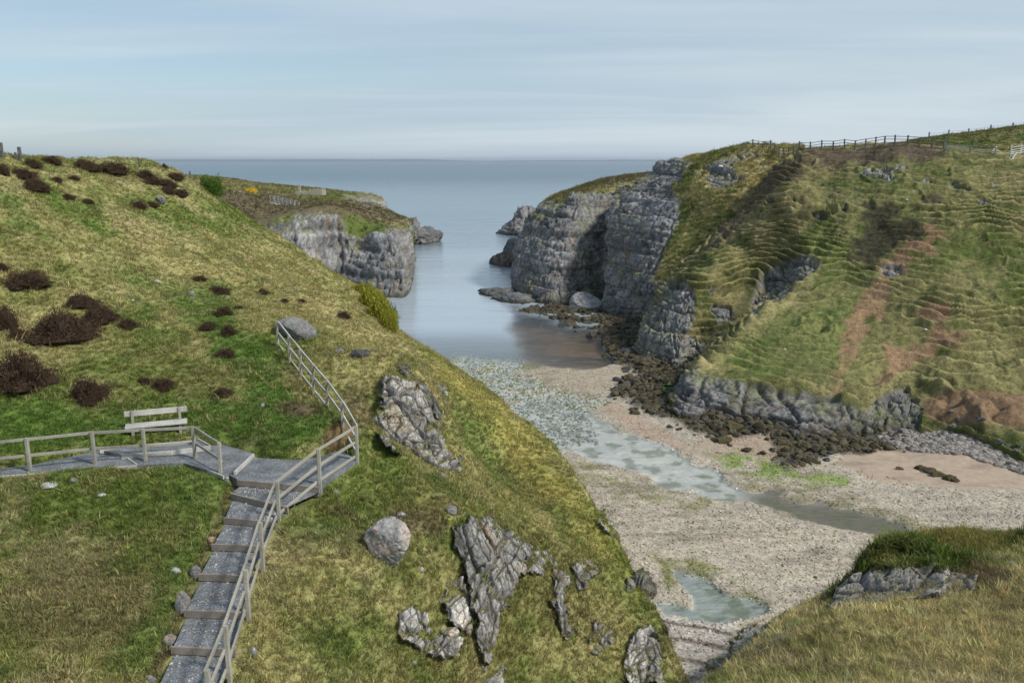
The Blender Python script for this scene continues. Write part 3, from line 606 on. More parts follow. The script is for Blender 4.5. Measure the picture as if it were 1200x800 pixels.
sd = np.clip(sand+sand2+sand3+.6*sand4, 0, 1); C = lerp(C, sd*.9, (.37, .28, .205)); peb = peb*(1-.8*sd)
C = lerp(C, ch([(600,420),(640,424),(735,430),(742,445),(690,470),(655,462),(625,445)], 4, 6, .3, 14)*.6, (.33, .27, .19))
gr = (ch([(640,535),(700,545),(790,572),(860,590),(800,600),(700,585)], 6, 14, .4, 15)*.6+ch([(764,650),(808,655),(856,674),(880,698),(905,710),(880,722),(850,712),(830,690),(790,676),(800,700),(780,690)], 4, 6, .6, 16)*.85)
C = lerp(C, np.clip(gr, 0, 1)*ss(-.35, .25, fbm(q, 1.0, 4, 82)), (.17, .17, .05))
br = ch([(830,536),(880,532),(940,548),(1000,562),(990,572),(920,568),(860,556)], 4, 8, .5, 17); C = lerp(C, br*.9*ss(-.4, .2, fbm(q, .9, 4, 83)), (.19, .25, .05))
C = lerp(C, ch([(540,408),(640,425),(600,445),(560,440)], 6, 10, .4, 18)*ss(-.1, .3, fbm(q, .8, 4, 84))*.7, (.13, .16, .06))
C = lerp(C, film*ss(.0, .3, fbm(q, .9, 4, 85))*.6, (.13, .15, .06))
C = lerp(C, ch([(850,556),(900,566),(1000,580),(1060,600),(1130,640),(1040,632),(940,600),(870,575)], 3, 5, .5, 19)*ss(-.3, .2, fbm(q, .8, 4, 86))*.6, (.15, .14, .05))
wl = ch([(775,722),(860,732),(850,800),(780,800)], 4, 6, .5, 20); C = lerp(C, wl*.7, (.44, .41, .37))
lines = wl*ss(.80, .95, np.sin(q[..., 1]*3.2+q[..., 0]*1.2+1.5*fbm(q, .5, 3, 87))*.5+.5+.2*fbm(q, 2, 3, 88)); C = lerp(C, lines*.8, (.10, .07, .05))
C = C*(1-.25*ss(.1, .5, fbm(q*np.array([1, 3, 1]), .25, 5, 97)))[..., None]
wr = ch([(640,560),(700,575),(900,600),(1040,640),(1040,700),(700,620)], 10, 14, .3, 21)*ss(.15, .5, fbm(q*np.array([1, 2.5, 1]), .8, 4, 89)); C = lerp(C, wr*.45, (.16, .12, .08))
C = lerp(C, ss(.05, -.03, Zb)*(1-sea_m)*.7, (.66, .67, .64)); C = lerp(C, np.clip(stream*ss(850, 900, proj(V0)[0]), 0, 1)*.9, (.15, .115, .06))  # shallow bed painted pale to stand in for sky reflection; brown further right
C = lerp(C, pool*.8, (.30, .34, .31)); C = lerp(C, (pool+stream)*ss(.12, .35, fbm(q, .9, 4, 98))*.6, (.12, .14, .05)); C = lerp(C, sea_m*.9, (.10, .13, .14)); C = lerp(C, orange*.95, (.17, .095, .03))
C = lerp(C, orange*ss(.0, .4, fbm(q, .3, 3, 90))*.7, (.06, .05, .03))
weed = (1-.95*sand3)*(1-.9*sand4)*(1-.9*sand2)*ch([(560,330),(620,352),(700,345),(760,345),(790,400),(800,440),(790,480),(1000,510),(1078,495),(1060,528),(970,538),(925,552),(880,530),(840,514),(770,488),(718,468),(742,440),(716,420),(700,390),(640,372),(600,362)], 5, 10, .3, 22)
wz = .35+.6*ss(-.2, .5, fbm(q, .22, 4, 91))+.28*fbm(q, 1.1, 4, 92)
rdw, tw, cw = rock_disp(V0+np.array([0, 0, 1.])*fbm(q, .3, 2, 96)[..., None]*3, .9, 95); wz = wz+.75*rdw
Zb = np.where(weed > .02, Zb*(1-weed)+(Zb*.2+wz)*weed, Zb)
C = lerp(C, weed*.95, (.052, .044, .026)); C = lerp(C, weed*ss(.1, .5, fbm(q, .5, 4, 93))*.6, (.12, .095, .035)); C = lerp(C, weed*ss(.2, .5, fbm(q, .7, 4, 94))*.6, (.06, .06, .06))
C = lerp(C, ch(blob(783, 459, 10, 4, 5), 2, 3, .5, 23)*.9, (.16, .40, .03)); peb = peb*(1-weed)
scree = ch([(1060,505),(1120,510),(1320,545),(1320,575),(1200,552),(1130,530),(1070,525)], 5, 8, .4, 24); C = lerp(C, scree*.8, (.22, .20, .18))
V0[..., 2] = Zb
bF = gridF(*X.shape); beach = mk('beach', V0, bF, M_BEACH, cols=C, attrs={'peb': peb}); tag(beach, kind='structure'); register(V0, bF)
# ------------------------------------------------------------------ sea
ys = np.r_[np.linspace(30, 100, 30), np.linspace(101, 200, 80), np.geomspace(203, 90000, 100)]; Xs = []
for y_ in ys: tq = np.linspace(-1, 1, 301); Xs.append((.35*tq+.65*tq**3)*(60+y_*1.6)+y_*.02)
X = np.array(Xs); Y = np.repeat(ys[:, None], 301, 1); SV = np.stack([X, Y, -(X*X+Y*Y)/5e7], -1)
deep = ss(112, 150, Y)*(1-.85*mask([(600,362),(700,385),(722,424),(690,430),(640,427),(612,424),(600,385)], SV, 9, 9, .2, 5)); calm = .45+.55*ss(120, 330, Y)
sea = mk('sea', SV, gridF(*X.shape), M_WATER, attrs={'deep': deep, 'calm': calm, 'near': 1-ss(170, 420, Y), 'far': 1.0-.55*ss(140, 1500, Y)}); tag(sea, kind='structure')
# far coast
xs = np.linspace(-26000, 16000, 260); prof = 30+70*ss(-.4, .6, fbm(np.stack([xs/6000, 0*xs, 0*xs], -1), 1, 5, 5))+26*fbm(np.stack([xs/1500, 0*xs+3, 0*xs], -1), 1, 4, 6)
prof = prof*ss(16000, 3000, xs)*ss(-26000, -24000, xs)*1.0+25*ss(16000, 10000, xs)
cv = []
for k, (dyy, hh) in enumerate([(0, -1.2), (350, .35), (900, .62), (2500, .65), (4500, -.9)]): cv.append(np.stack([xs, 34000+dyy+0*xs, prof*hh-14], -1))
cv = np.array(cv); fc = mk('far_coast', cv, gridF(5, 260), M_FAR, cols=np.broadcast_to(np.array((.07, .10, .12)), cv.shape).copy()); tag(fc, kind='structure')

# ------------------------------------------------------------------ ray casting on terrain
av = []; af = []; off = 0
for v_, f_ in TERR: av.append(v_); af.append(f_+off); off += len(v_)
AV = np.vstack(av); AFc = np.vstack(af)
BVH = BVHTree.FromPolygons(AV.tolist(), AFc.tolist())
def ray(px, py):
    for k in range(30):
        t = P(px, py+k, 100.)-np.array([0, 0, CAMZ]); h = BVH.ray_cast(Vector((0, 0, CAMZ)), Vector(t).normalized())
        if h[0] is not None: return h
    raise ValueError((px, py))
def down(x, y, z=60):
    h = BVH.ray_cast(Vector((x, y, z)), Vector((0, 0, -1))); return h[0].z if h[0] else 0

# ------------------------------------------------------------------ basic solids
CF = np.array([(0,1,3,2),(4,6,7,5),(0,4,5,1),(2,3,7,6),(0,2,6,4),(1,5,7,3)])
def bevel_box(a, b, w_, h_, up=Vector((0, 0, 1)), jit=0.0):
    """bar from a to b with slightly chamfered edges"""
    a = Vector(a); b = Vector(b); d = (b-a).normalized(); s_ = d.cross(up)
    if s_.length < 1e-4: s_ = Vector((1, 0, 0))
    s_.normalize(); u = s_.cross(d).normalized(); c = min(w_, h_)*.12
    prof_ = [(-w_/2+c, -h_/2), (w_/2-c, -h_/2), (w_/2, -h_/2+c), (w_/2, h_/2-c), (w_/2-c, h_/2), (-w_/2+c, h_/2), (-w_/2, h_/2-c), (-w_/2, -h_/2+c)]
    n = max(2, int((b-a).length/.5)+1); V = []
    for k in range(n):
        o = a.lerp(b, k/(n-1)); j = (random.uniform(-jit, jit), random.uniform(-jit, jit))
        for p_, q_ in prof_: V.append(o+s_*(p_+j[0])+u*(q_+j[1]))
    F = []
    for k in range(n-1):
        for m in range(8): F.append((k*8+m, k*8+(m+1) % 8, (k+1)*8+(m+1) % 8, (k+1)*8+m))
    for base in (0, (n-1)*8):
        o = [base+m for m in range(8)]
        if base == 0: o = o[::-1]
        F += [(o[0], o[1], o[2], o[3]), (o[0], o[3], o[4], o[7]), (o[4], o[5], o[6], o[7])]
    return np.array(V), np.array(F)
def bar(name, a, b, w_, h_, mat, parent, up=Vector((0, 0, 1)), jit=.004):
    V, F = bevel_box(a, b, w_, h_, up, jit)
    if parent is not None: V = V-np.array(parent.location)
    return mk(name, V, F, mat, parent, smooth=False)
def prism(name, poly, z0, z1, mat, parent=None, sub=None):
    bm_v = [(x, y, z1) for x, y in poly]+[(x, y, z0) for x, y in poly]; n = len(poly)
    me = bpy.data.meshes.new(name); me.from_pydata(bm_v, [], [tuple(range(n)), tuple(range(2*n-1, n-1, -1))]+[(k, k+n, (k+1) % n+n, (k+1) % n) for k in range(n)])
    me.materials.append(mat); o = bpy.data.objects.new(name, me); COL.objects.link(o)
    if parent: o.parent = parent; o.matrix_parent_inverse = Matrix.Translation(-Vector(parent.location))
    return o

# ------------------------------------------------------------------ gravel path, edging and stairs
pa = prism('gravel_path', zp(PATH_A, ZPATH), ZPATH-.3, ZPATH, M_GRAVEL); tag(pa, kind='structure')
pb_ = prism('gravel_path', zp(PATH_B, ZPATH-.07), ZPATH-.4, ZPATH-.07, M_GRAVEL); tag(pb_, kind='structure')
pd = prism('gravel_pad', zp(PAD, ZPATH+.12), ZPATH-.3, ZPATH+.12, M_GRAVEL); tag(pd, kind='structure')
def edging(pts, z, parent, h=.16, w_=.05, mat=M_WOODL):
    for (a, b) in zip(pts[:-1], pts[1:]):
        p0, p1 = PZ(*a, z), PZ(*b, z); p0[2] -= h/2; p1[2] -= h/2; bar('edging_board', p0, p1, w_, h, mat, parent)
edging([(-30,559),(60,553),(160,544.6)], ZPATH+.03, pa); edging([(240,548),(262,557)], ZPATH+.03, pa, .12)
edging([(275,552),(297,531)], ZPATH+.05, pa, .24, .07)
edging([(142,532.5),(200,527.5),(246,522)], ZPATH+.15, pd, .2); edging([(142,531),(160,543)], ZPATH+.04, pa, .1)
edging([(232,513.5),(246,521)], ZPATH+.17, pd, .16); edging([(117,526.5),(168,520.5),(228,516)], ZPATH+.17, pd, .14)
st = empty('staircase', tuple(WB[0][0])); tag(st, 'flight of dark gravel steps with grey timber risers beside the railing', 'steps')
for k, (a, b, z) in enumerate(WB):
    p0, p1 = a.copy(), b.copy(); p0[2] = p1[2] = z-.09; d_ = (p1-p0)/np.linalg.norm(p1-p0); p0 -= d_*.05
    bar('riser_board', p0, p1+d_*.05, .055, .19, M_BOARD, st)
for k in range(len(WB)-1):
    a, b, z = WB[k]; c, d, z2 = WB[k+1]
    n = 14; V = []
    for i in range(n):
        f = i/(n-1); l = a*(1-f)+c*f; r = b*(1-f)+d*f
        for j in range(n):
            g = j/(n-1); p = l*(1-g)+r*g; p[1] += .03 if i == 0 else 0; p[2] = z-.022+.012*vn(p*3, 9)+.02*(g > .0)*(abs(g-.5)*.6); V.append(p)
    V = np.array(V)-np.array(st.location); mk('tread', V, gridF(n, n), M_GRAVEL, st)

# ------------------------------------------------------------------ railings
def railing(name, bases, H, label, cat, levels, parent_end=True, psz=.10, rw=.045, rh=.09, side=1, mat=M_WOOD, postmat=None, skip=(), ext0=None, ext1=None, rails_side=.06, bow=0, group=None, pj=.01):
    root = empty(name, tuple(bases[0])); tag(root, label, cat, group)
    for k, b in enumerate(bases):
        if k in skip: continue
        bar('post', Vector(b)-Vector((0, 0, .35)), Vector(b)+Vector((random.uniform(-pj, pj), random.uniform(-pj, pj), H+.015)), psz, psz, postmat or mat, root, Vector((0, 1, 0)))
    B = [Vector(b) for b in bases]
    if ext0 is not None: B = [Vector(ext0)]+B
    if ext1 is not None: B = B+[Vector(ext1)]
    for lv in levels:
        for a, b in zip(B[:-1], B[1:]):
            d_ = (b-a); s_ = Vector((d_.y, -d_.x, 0)).normalized()*rails_side*side
            bar({0: 'bottom_rail', 1: 'middle_rail', 2: 'top_rail'}[levels.index(lv)+(3-len(levels))], a+Vector((0, 0, lv))+s_-d_.normalized()*.02, b+Vector((0, 0, lv))+s_+d_.normalized()*.02, rw, rh, mat, root)
    return root
z1 = 18.55
B1 = [PZ(36, 554, z1), PZ(112, 545.5, z1), PZ(171, 542, z1), PZ(229, 539, z1), PZ(259, 560, z1-.1)]
B1.insert(0, PZ(-48, 563, z1))
railing('wooden_railing', B1, 1.12, 'two-rail weathered timber railing in front of the wooden bench', 'railing', [.55, 1.07], side=-1)
B2 = [PZ(248, 845, 17.05), PZ(269, 790, 17.28), PZ(291, 720, 17.58), PZ(308, 661, 17.84), PZ(327, 609, 18.1), PZ(375, 569, 18.5), PZ(419, 539, 18.55)]
railing('wooden_railing', B2, 1.13, 'three-rail timber handrail running down the right side of the gravel steps', 'railing', [.13, .6, 1.09], side=-1)
B3 = [P(*c) for c in [(418,537,26.4),(402,508,27.8),(384,482,29.4),(368,462,30.8),(353,443,32.2),(340,426,33.5),(326,407,35)]]
railing('wooden_railing', B3, 1.12, 'three-rail timber railing climbing the grass slope towards the flat grey boulder', 'railing', [.08, .58, 1.08], skip=(0,), side=1, mat=M_WOODL, postmat=M_WOOD, psz=.09)

# ------------------------------------------------------------------ bench
bl, br_ = PZ(158, 515, 18.74), PZ(211, 509, 18.76); yaw = math.atan2(br_[1]-bl[1], br_[0]-bl[0]); mid = (bl+br_)/2
bench = empty('park_bench', tuple(mid), yaw); tag(bench, 'weathered grey wooden bench on the grass behind the railing', 'bench')
def lbar(name, a, b, w_, h_, mat, up=Vector((0, 0, 1))):
    V, F = bevel_box(a, b, w_, h_, up, .002); return mk(name, V, F, mat, bench, smooth=False)
lbar('seat', (-.98, 0.05, .46), (.98, 0.05, .46), .50, .06, M_WOODL)
lbar('backrest', (-1.0, .30, .83), (1.0, .30, .83), .045, .19, M_WOODL)
for s_ in (-.75, .75):
    lbar('leg', (s_, -.08, -.3), (s_, -.08, .43), .10, .10, M_WOOD, Vector((0, 1, 0)))
    lbar('back_post', (s_, .22, -.3), (s_, .27, .93), .09, .09, M_WOOD, Vector((0, 1, 0)))
    lbar('crosspiece', (s_+.09, -.13, .38), (s_+.09, .28, .38), .05, .09, M_WOODD)

# ------------------------------------------------------------------ boulders
def ico(n):
    import bmesh
    bm = bmesh.new(); bmesh.ops.create_icosphere(bm, subdivisions=n, radius=1); bm.verts.ensure_lookup_table()
    V = np.array([v.co[:] for v in bm.verts]); F = np.array([[v.index for v in f.verts] for f in bm.faces]); bm.free(); return V, F
ICO = {n: ico(n) for n in (2, 3, 4, 5, 6)}
def boulder_shape(lv, size, seed, facets=9, rough=.10, cut=.78):
    V, F = ICO[lv]; r = np.random.default_rng(seed); V = V.copy()
    for k in range(facets):
        n = r.normal(size=3); n[2] *= .7; n /= np.linalg.norm(n); h = cut*r.uniform(.75, 1.1); d = V@n
        V = V-np.outer(np.maximum(d-h, 0)*.92, n)
    W = V+seed*3.1; V = V*(1+rough*fbm(W, 1.4, 4, seed) + rough*.5*fbm(W, 5, 3, seed+1))[:, None]
    f1, f2, i1 = worley(W*3, seed); V = V*(1-.05*(1-ss(0, .15, f2-f1))+.05*(i1-.5))[:, None]
    return V*np.array(size), F
def boulder_cols(V, seed, base=GREY, pale=PALE, amt=.6, sc=1.0):
    n = fbm(V/sc+seed, 2.2, 5, seed); n2 = fbm(V/sc+seed, 6, 4, seed+2)
    C = np.broadcast_to(base, V.shape).copy()*(1+.3*n2)[:, None]; C = lerp(C, ss(-.1, .35, n)*amt, pale); C = lerp(C, ss(.2, .5, -n2)*.4, DARKR); return C
def boulder(px, py, wpx, hpx, label, cat='rock', lv=4, seed=1, base=GREY, pale=PALE, amt=.6, depth=.8, name='boulder', sink=.18, rz=0, tilt=0, group=None, cut=.78, rough=.1):
    h = ray(px, py+hpx*.42); D = h[0].y; m = D/1000/.95
    sx = wpx*m/2; sz = hpx*m/2*1.1; V, F = boulder_shape(lv, (sx, sx*depth, sz), seed, cut=cut, rough=rough)
    V *= 1.15
    o = mk(name, V, F, M_ROCK, cols=boulder_cols(V, seed, base, pale, amt, max(sx, .1)*2)); o.location = h[0]+Vector((0, sx*depth*.3, sz*(1-sink*2)*.85)); o.rotation_euler = (0, math.radians(tilt), rz)
    tag(o, label, cat, group); return o
PINK = np.array((.46, .38, .33)); WHITE = np.array((.62, .61, .58))
boulder(453,633,52,56, 'large pinkish grey boulder resting on the grass slope right of the steps', lv=6, seed=5, pale=PINK*1.3, amt=1.0, base=GREY*1.5, tilt=12, cut=.8)
boulder(345,385,42,22, 'flat grey boulder at the upper end of the slope railing', lv=5, seed=8, amt=.5, tilt=12)
boulder(213,705,19,28, 'tall pale brown stone on the left edge of the steps', lv=4, seed=11, pale=PINK)
boulder(229,670,13,16, 'cream stone leaning on the end of a step riser, beside a small white stone', lv=4, seed=12, pale=PINK)
boulder(206,668,12,8, 'small white stone in the lush grass left of the steps', lv=3, seed=13, base=WHITE*.8, pale=WHITE, name='stone')
boulder(199,749,17,13, 'buried brown stone at the left end of the lowest visible riser', lv=4, seed=14, pale=RUST*1.4)
boulder(177,796,14,12, 'pale stone at the bottom edge beside the gravel steps', lv=3, seed=15, pale=PINK, name='stone')
boulder(247,632,9,8, 'small orange stone at the left edge of the upper steps', lv=3, seed=16, base=RUST*1.3, pale=PINK, name='stone')
boulder(297,764,11,15, 'pointed white stone in the grass right of the lower handrail', lv=4, seed=17, pale=WHITE, name='stone')
boulder(58,568,20,6, 'flat white stone in the grass below the bench railing', lv=3, seed=18, base=WHITE*.8, pale=WHITE, name='stone')
boulder(86,562,10,5, 'dull grey stone just below the gravel path', lv=3, seed=19, name='stone')
boulder(119,580,10,4, 'small white stone amid the grass below the railing', lv=3, seed=20, base=WHITE*.8, pale=WHITE, name='stone')
boulder(265,561,7,12, 'upright pale stone at the foot of the corner railing post', lv=3, seed=21, pale=WHITE, name='stone')
boulder(275,558,12,7, 'pinkish stone between the corner post and the first step', lv=3, seed=22, pale=PINK, name='stone')
boulder(231,548,8,4, 'cream stone in the grass under the last railing bay', lv=3, seed=23, pale=PINK, name='stone')
boulder(422,413,22,9, 'low dark and white rock in the grass above the cliff outcrop', lv=5, seed=24, base=DARKR, pale=WHITE, amt=.5)
boulder(398,411,10,5, 'small grey rock left of the low rock in the grass', lv=4, seed=25)
boulder(494,667,8,6, 'small white stone below the large boulder', lv=3, seed=26, base=WHITE*.8, pale=WHITE, name='stone')
boulder(470,603,14,5, 'flat pale stone in bare earth above the large boulder', lv=3, seed=27, pale=WHITE, name='stone')
boulder(473,626,7,8, 'small stone tucked against the right side of the large boulder', lv=3, seed=28, pale=PINK, name='stone')
boulder(541,536,6,7, 'dark round stone on the green slope right of the tall outcrop', lv=3, seed=29, base=DARKR, pale=GREY, name='stone')
boulder(188,234,11,9, 'grey stone beside the heather near the hilltop', lv=3, seed=30, base=GREY*.7, name='stone')
boulder(184,330,9,4, 'flat white stone on the green path up the hill', lv=3, seed=31, base=WHITE*.8, pale=WHITE, name='stone')
boulder(223,344,11,6, 'pale grey stone near the upper heather clumps', lv=3, seed=32, pale=WHITE, name='stone')
boulder(394,576,6,5, 'pale stone near the end of the handrail corner', lv=3, seed=33, pale=PINK, name='stone')
boulder(529,597,14,10, 'pale angular stone above the lower outcrop', lv=4, seed=34, pale=WHITE, name='stone')
boulder(485,776,6,5, 'small cream stone low on the grass under the boulder', lv=3, seed=35, pale=WHITE, name='stone')
boulder(308,475,6,5, 'small white stone in the short grass beside the slope railing', lv=3, seed=36, pale=WHITE, name='stone')
# ------------------------------------------------------------------ rock outcrops
OUTS = []
def outcrop(poly, bulge, label, seed, step=.6, disp=1.0, base=1.0, sc=.35, palef=.0, rustf=0., lift=None, mat=M_ROCK, edge=7., z_lift=0., moss=.75):
    xs = [p[0] for p in poly]; ys = [p[1] for p in poly]
    X = np.arange(min(xs)-14, max(xs)+14, step); Y = np.arange(min(ys)-14, max(ys)+14, step)
    gx_, gy_ = np.meshgrid(X, Y); Dg = np.full(gx_.shape, np.nan)
    for i in range(0, gx_.shape[0], 3):
        for j in range(0, gx_.shape[1], 3):
            h = BVH.ray_cast(Vector((0, 0, CAMZ)), Vector(P(gx_[i, j], gy_[i, j], 100.)-np.array([0, 0, CAMZ])).normalized())
            if h[0]: Dg[i, j] = h[0].y
    Ds = Dg[::3, ::3]; med = np.nanmedian(Ds); Ds = np.where(np.isnan(Ds) | (Ds > med*1.5), med, Ds)
    for _ in range(4):
        p_ = np.pad(Ds, 1, mode='edge'); Ds = (p_[:-2, 1:-1]+p_[2:, 1:-1]+p_[1:-1, :-2]+p_[1:-1, 2:]+4*p_[1:-1, 1:-1])/8
    ii = np.minimum(np.arange(gx_.shape[0])/3, Ds.shape[0]-1.001); jj = np.minimum(np.arange(gx_.shape[1])/3, Ds.shape[1]-1.001)
    i0 = ii.astype(int); j0 = jj.astype(int); fi = (ii-i0)[:, None]; fj = (jj-j0)[None, :]
    Dg = Ds[i0][:, j0]*(1-fi)*(1-fj)+Ds[i0+1][:, j0]*fi*(1-fj)+Ds[i0][:, j0+1]*(1-fi)*fj+Ds[i0+1][:, j0+1]*fi*fj
    V = P(gx_, gy_, Dg); d = sdf(poly, gx_, gy_)-4.5+13*fbm(V, .9, 5, seed, .6)
    e = ss(1.5, -edge, d); f = -.35+(bulge+.35)*e
    ry = np.stack([V[..., 0], V[..., 1], V[..., 2]-CAMZ], -1); L = np.linalg.norm(ry, axis=-1)[..., None]; bk = -ry/L; upv = np.array([0, 0, 1.]); rdir = bk*.75+upv*.5+np.array([.35, 0, 0])
    rd, tone, crack = rock_disp(V, sc*2, seed, 1.5); 
    V2 = V+bk*f[..., None]+rdir*(rd*disp*.75*e)[..., None]+upv*(z_lift*e)[..., None]
    Cc = rock_col(V, tone, crack*.6, seed, sc*2)*base*1.9
    Cc = lerp(Cc, ss(-.1, .5, fbm(V, .8, 3, seed+7))*palef, PALE*1.3); Cc = lerp(Cc, ss(0, .4, fbm(V*np.array([1, 1, .3]), .9, 3, seed+8))*rustf, np.array((.42, .32, .22)))
    nn = normals(V2); nn *= np.sign((nn*(V2-np.array([0, 0, CAMZ]))).sum(-1).mean())*-1
    Cc = lerp(Cc, ss(.55, .85, nn[..., 2]+.3*fbm(V, 1.5, 3, seed+9))*moss, OLIVE*1.1)
    Cc = lerp(Cc, crack*.45, DARKR*.4)
    keep = (d < 5).ravel(); F = gridF(*gx_.shape); F = F[keep[F].all(1)]
    used = np.unique(F); re = np.zeros(keep.size, int); re[used] = np.arange(len(used))
    Vf = V2.reshape(-1, 3)[used]; c0 = Vf.mean(0); OUTS.append((Vf, re[F], np.stack([e.ravel()[used], nn[..., 2].ravel()[used], V2[..., 1].ravel()[used]], -1)))
    o = mk('rock_outcrop', Vf-c0, re[F], mat, cols=Cc.reshape(-1, 3)[used]); o.location = tuple(c0); tag(o, label, 'rock'); return o
outcrop([(452,444),(480,447),(486,452),(500,470),(512,500),(522,530),(536,552),(528,556),(505,550),(480,530),(462,525),(446,512),(440,490),(452,480),(450,460)], 1.1, 'tall jagged rock face on the spur right of the railing corner', 21, palef=.75, rustf=.5, disp=1.3, edge=4)
outcrop([(470,425),(484,430),(494,428),(500,440),(514,446),(522,455),(518,470),(512,486),(500,470),(494,455),(484,440),(470,432)], .6, 'dark mossy rock crest on top of the tall outcrop', 22, base=.75, disp=.9, edge=4)
outcrop([(530,612),(552,606),(572,608),(600,622),(618,640),(614,672),(598,698),(584,716),(582,745),(576,770),(566,760),(560,720),(556,690),(548,650),(535,635)], .9, 'tan and grey rock face at the centre of the lower slope', 23, palef=.2, rustf=.9, disp=1.1, edge=4)
outcrop([(528,680),(548,684),(564,700),(560,725),(552,745),(530,735),(520,705)], .5, 'white lichened rocks left of the tan rock face', 24, palef=.9, disp=1.3, base=1.2, edge=4)
outcrop([(476,715),(500,722),(530,732),(545,755),(530,768),(505,762),(480,742)], .45, 'white lichened rocks in the grass nearest the bottom edge', 25, palef=.95, disp=1.4, base=1.2, edge=4)
outcrop([(560,780),(580,778),(588,800),(575,812),(560,812)], .4, 'pale rocks at the bottom edge below the tan rock face', 26, palef=.8, disp=1.2, edge=3)
outcrop([(618,652),(640,645),(648,660),(630,668),(616,668)], .35, 'small grey rock ledge right of the tan rock face', 27, edge=3)
outcrop([(650,672),(662,676),(660,700),(668,722),(675,735),(665,745),(655,730),(650,705)], .4, 'narrow curved rock rib in the lower slope', 28, base=.85, edge=3)
outcrop([(676,665),(690,655),(700,660),(698,680),(685,684)], .45, 'dark upright rock above the narrow curved rib', 29, base=.7, edge=3)
outcrop([(740,680),(752,676),(757,690),(750,704),(742,698)], .4, 'pale rock jutting from the skyline edge of the slope', 30, palef=.6, edge=3)
outcrop([(745,745),(762,730),(770,745),(775,770),(770,795),(758,790),(740,800),(735,775)], .5, 'pale streaked rock at the lower right rim of the slope', 31, palef=.7, edge=3)
outcrop([(700,735),(715,738),(712,752),(700,765),(694,750)], .3, 'small grey rocks under the curved rib', 32, edge=3)
outcrop([(703,612),(712,600),(720,615),(716,628)], .3, 'small pale crag on the rim above the shingle', 33, palef=.5, edge=3)
outcrop([(975,716),(985,690),(1005,672),(1022,650),(1042,638),(1062,636),(1092,642),(1108,668),(1112,694),(1080,702),(1030,708),(982,712)], .5, 'blue-grey rock outcrop with white lichen on the near knoll', 34, step=1.0, sc=.22, base=.95, palef=.75, disp=1.2, edge=5, z_lift=.16, moss=.45)
outcrop([(1098,672),(1105,655),(1130,652),(1145,668),(1140,690),(1110,695)], .3, 'dark crag right of the lichen-covered outcrop on the knoll', 35, step=1.0, sc=.2, base=.7, edge=4)
outcrop([(868,752),(890,738),(925,728),(930,742),(900,755),(860,775),(835,790),(830,785)], .3, 'blue-grey rock slab along the left rim of the knoll', 36, step=1.0, sc=.22, base=.8, edge=4, z_lift=.1, moss=.2)
outcrop([(1180,640),(1205,636),(1215,650),(1190,655)], .2, 'dark rock in the grass at the right edge of the knoll', 37, step=1.0, sc=.2, base=.8, edge=3)
boulder(1050,655,12,11, 'small square white stone on top of the knoll outcrop', lv=4, seed=61, pale=WHITE, name='stone'); boulder(1187,661,12,9, 'pale stone in the knoll grass near the right edge', lv=4, seed=62, pale=WHITE, name='stone')
boulder(850,783,16,9, 'pale grey stone in grass at the left end of the knoll', lv=4, seed=63, pale=WHITE, name='stone')

# ------------------------------------------------------------------ skerries and shore boulders
def skerry(px, py, wm, dm, hm, label, seed, name='skerry', base=DARKR*1.2, pale=GREY, rz=0, cat='rock'):
    c = PZ(px, py, 0.); V, F = boulder_shape(5, (wm/2, dm/2, hm), seed, facets=6, rough=.22, cut=.85)
    r_, t_, k_ = rock_disp(V+c, .9, seed); V = V*(1+.2*r_)[:, None]
    Cc = boulder_cols(V, seed, base, pale, .55, 4); Cc = lerp(Cc, ss(.9, .2, V[:, 2])*.8, np.array((.05, .045, .03)))
    o = mk(name, V, F, M_CLIFF, cols=Cc); o.location = (c[0], c[1], -.1); o.rotation_euler = (0, 0, rz); return tag(o, label, cat)
skerry(583,345,9,7,1.7, 'low dark skerry at the foot of the layered cliff', 70); skerry(588,350,5,5,1.2, 'small seaweed-dark rock beside the low skerry', 71)
skerry(602,352,9,9,1.8, 'weedy rock shelf under the left corner of the layered cliff', 72); skerry(570,341,4,4,.8, 'outermost tip of rock in the water off the layered cliff', 78)
skerry(593,309,10,16,3.4, 'mid-distance brown rock spit left of the layered cliff', 73, base=BROWN*.9); skerry(606,306,10,16,6, 'steep rock shoulder behind the layered cliff', 74)
skerry(606,273,16,26,5.5, 'furthest grey rock spit on the right shore', 75, base=GREY*.6); skerry(622,272,16,30,11, 'furthest headland rock meeting the grassy cliff top', 76, base=GREY*.7)
skerry(494,283,16,22,5.5, 'dark rock point at the tip of the left headland', 77, base=GREY*.5); skerry(482,282,10,26,7.5, 'stepped dark rock joining the left headland to its point', 79, base=GREY*.55)
shapes = []
for k in range(7):
    V, F = boulder_shape(3, (1, .85, .62), 200+k, facets=16, rough=.2, cut=.62)
    b0 = [DARKR, BROWN*.9, np.array((.10, .085, .04)), DARKR*1.4, GREY*.75, np.array((.13, .11, .05)), GREY*.9][k]
    b0 = b0*.62; o = mk('boulder', V, F, M_CLIFF, cols=boulder_cols(V, 200+k, b0, b0*1.7, .6), smooth=False); shapes.append(o.data); bpy.data.objects.remove(o)
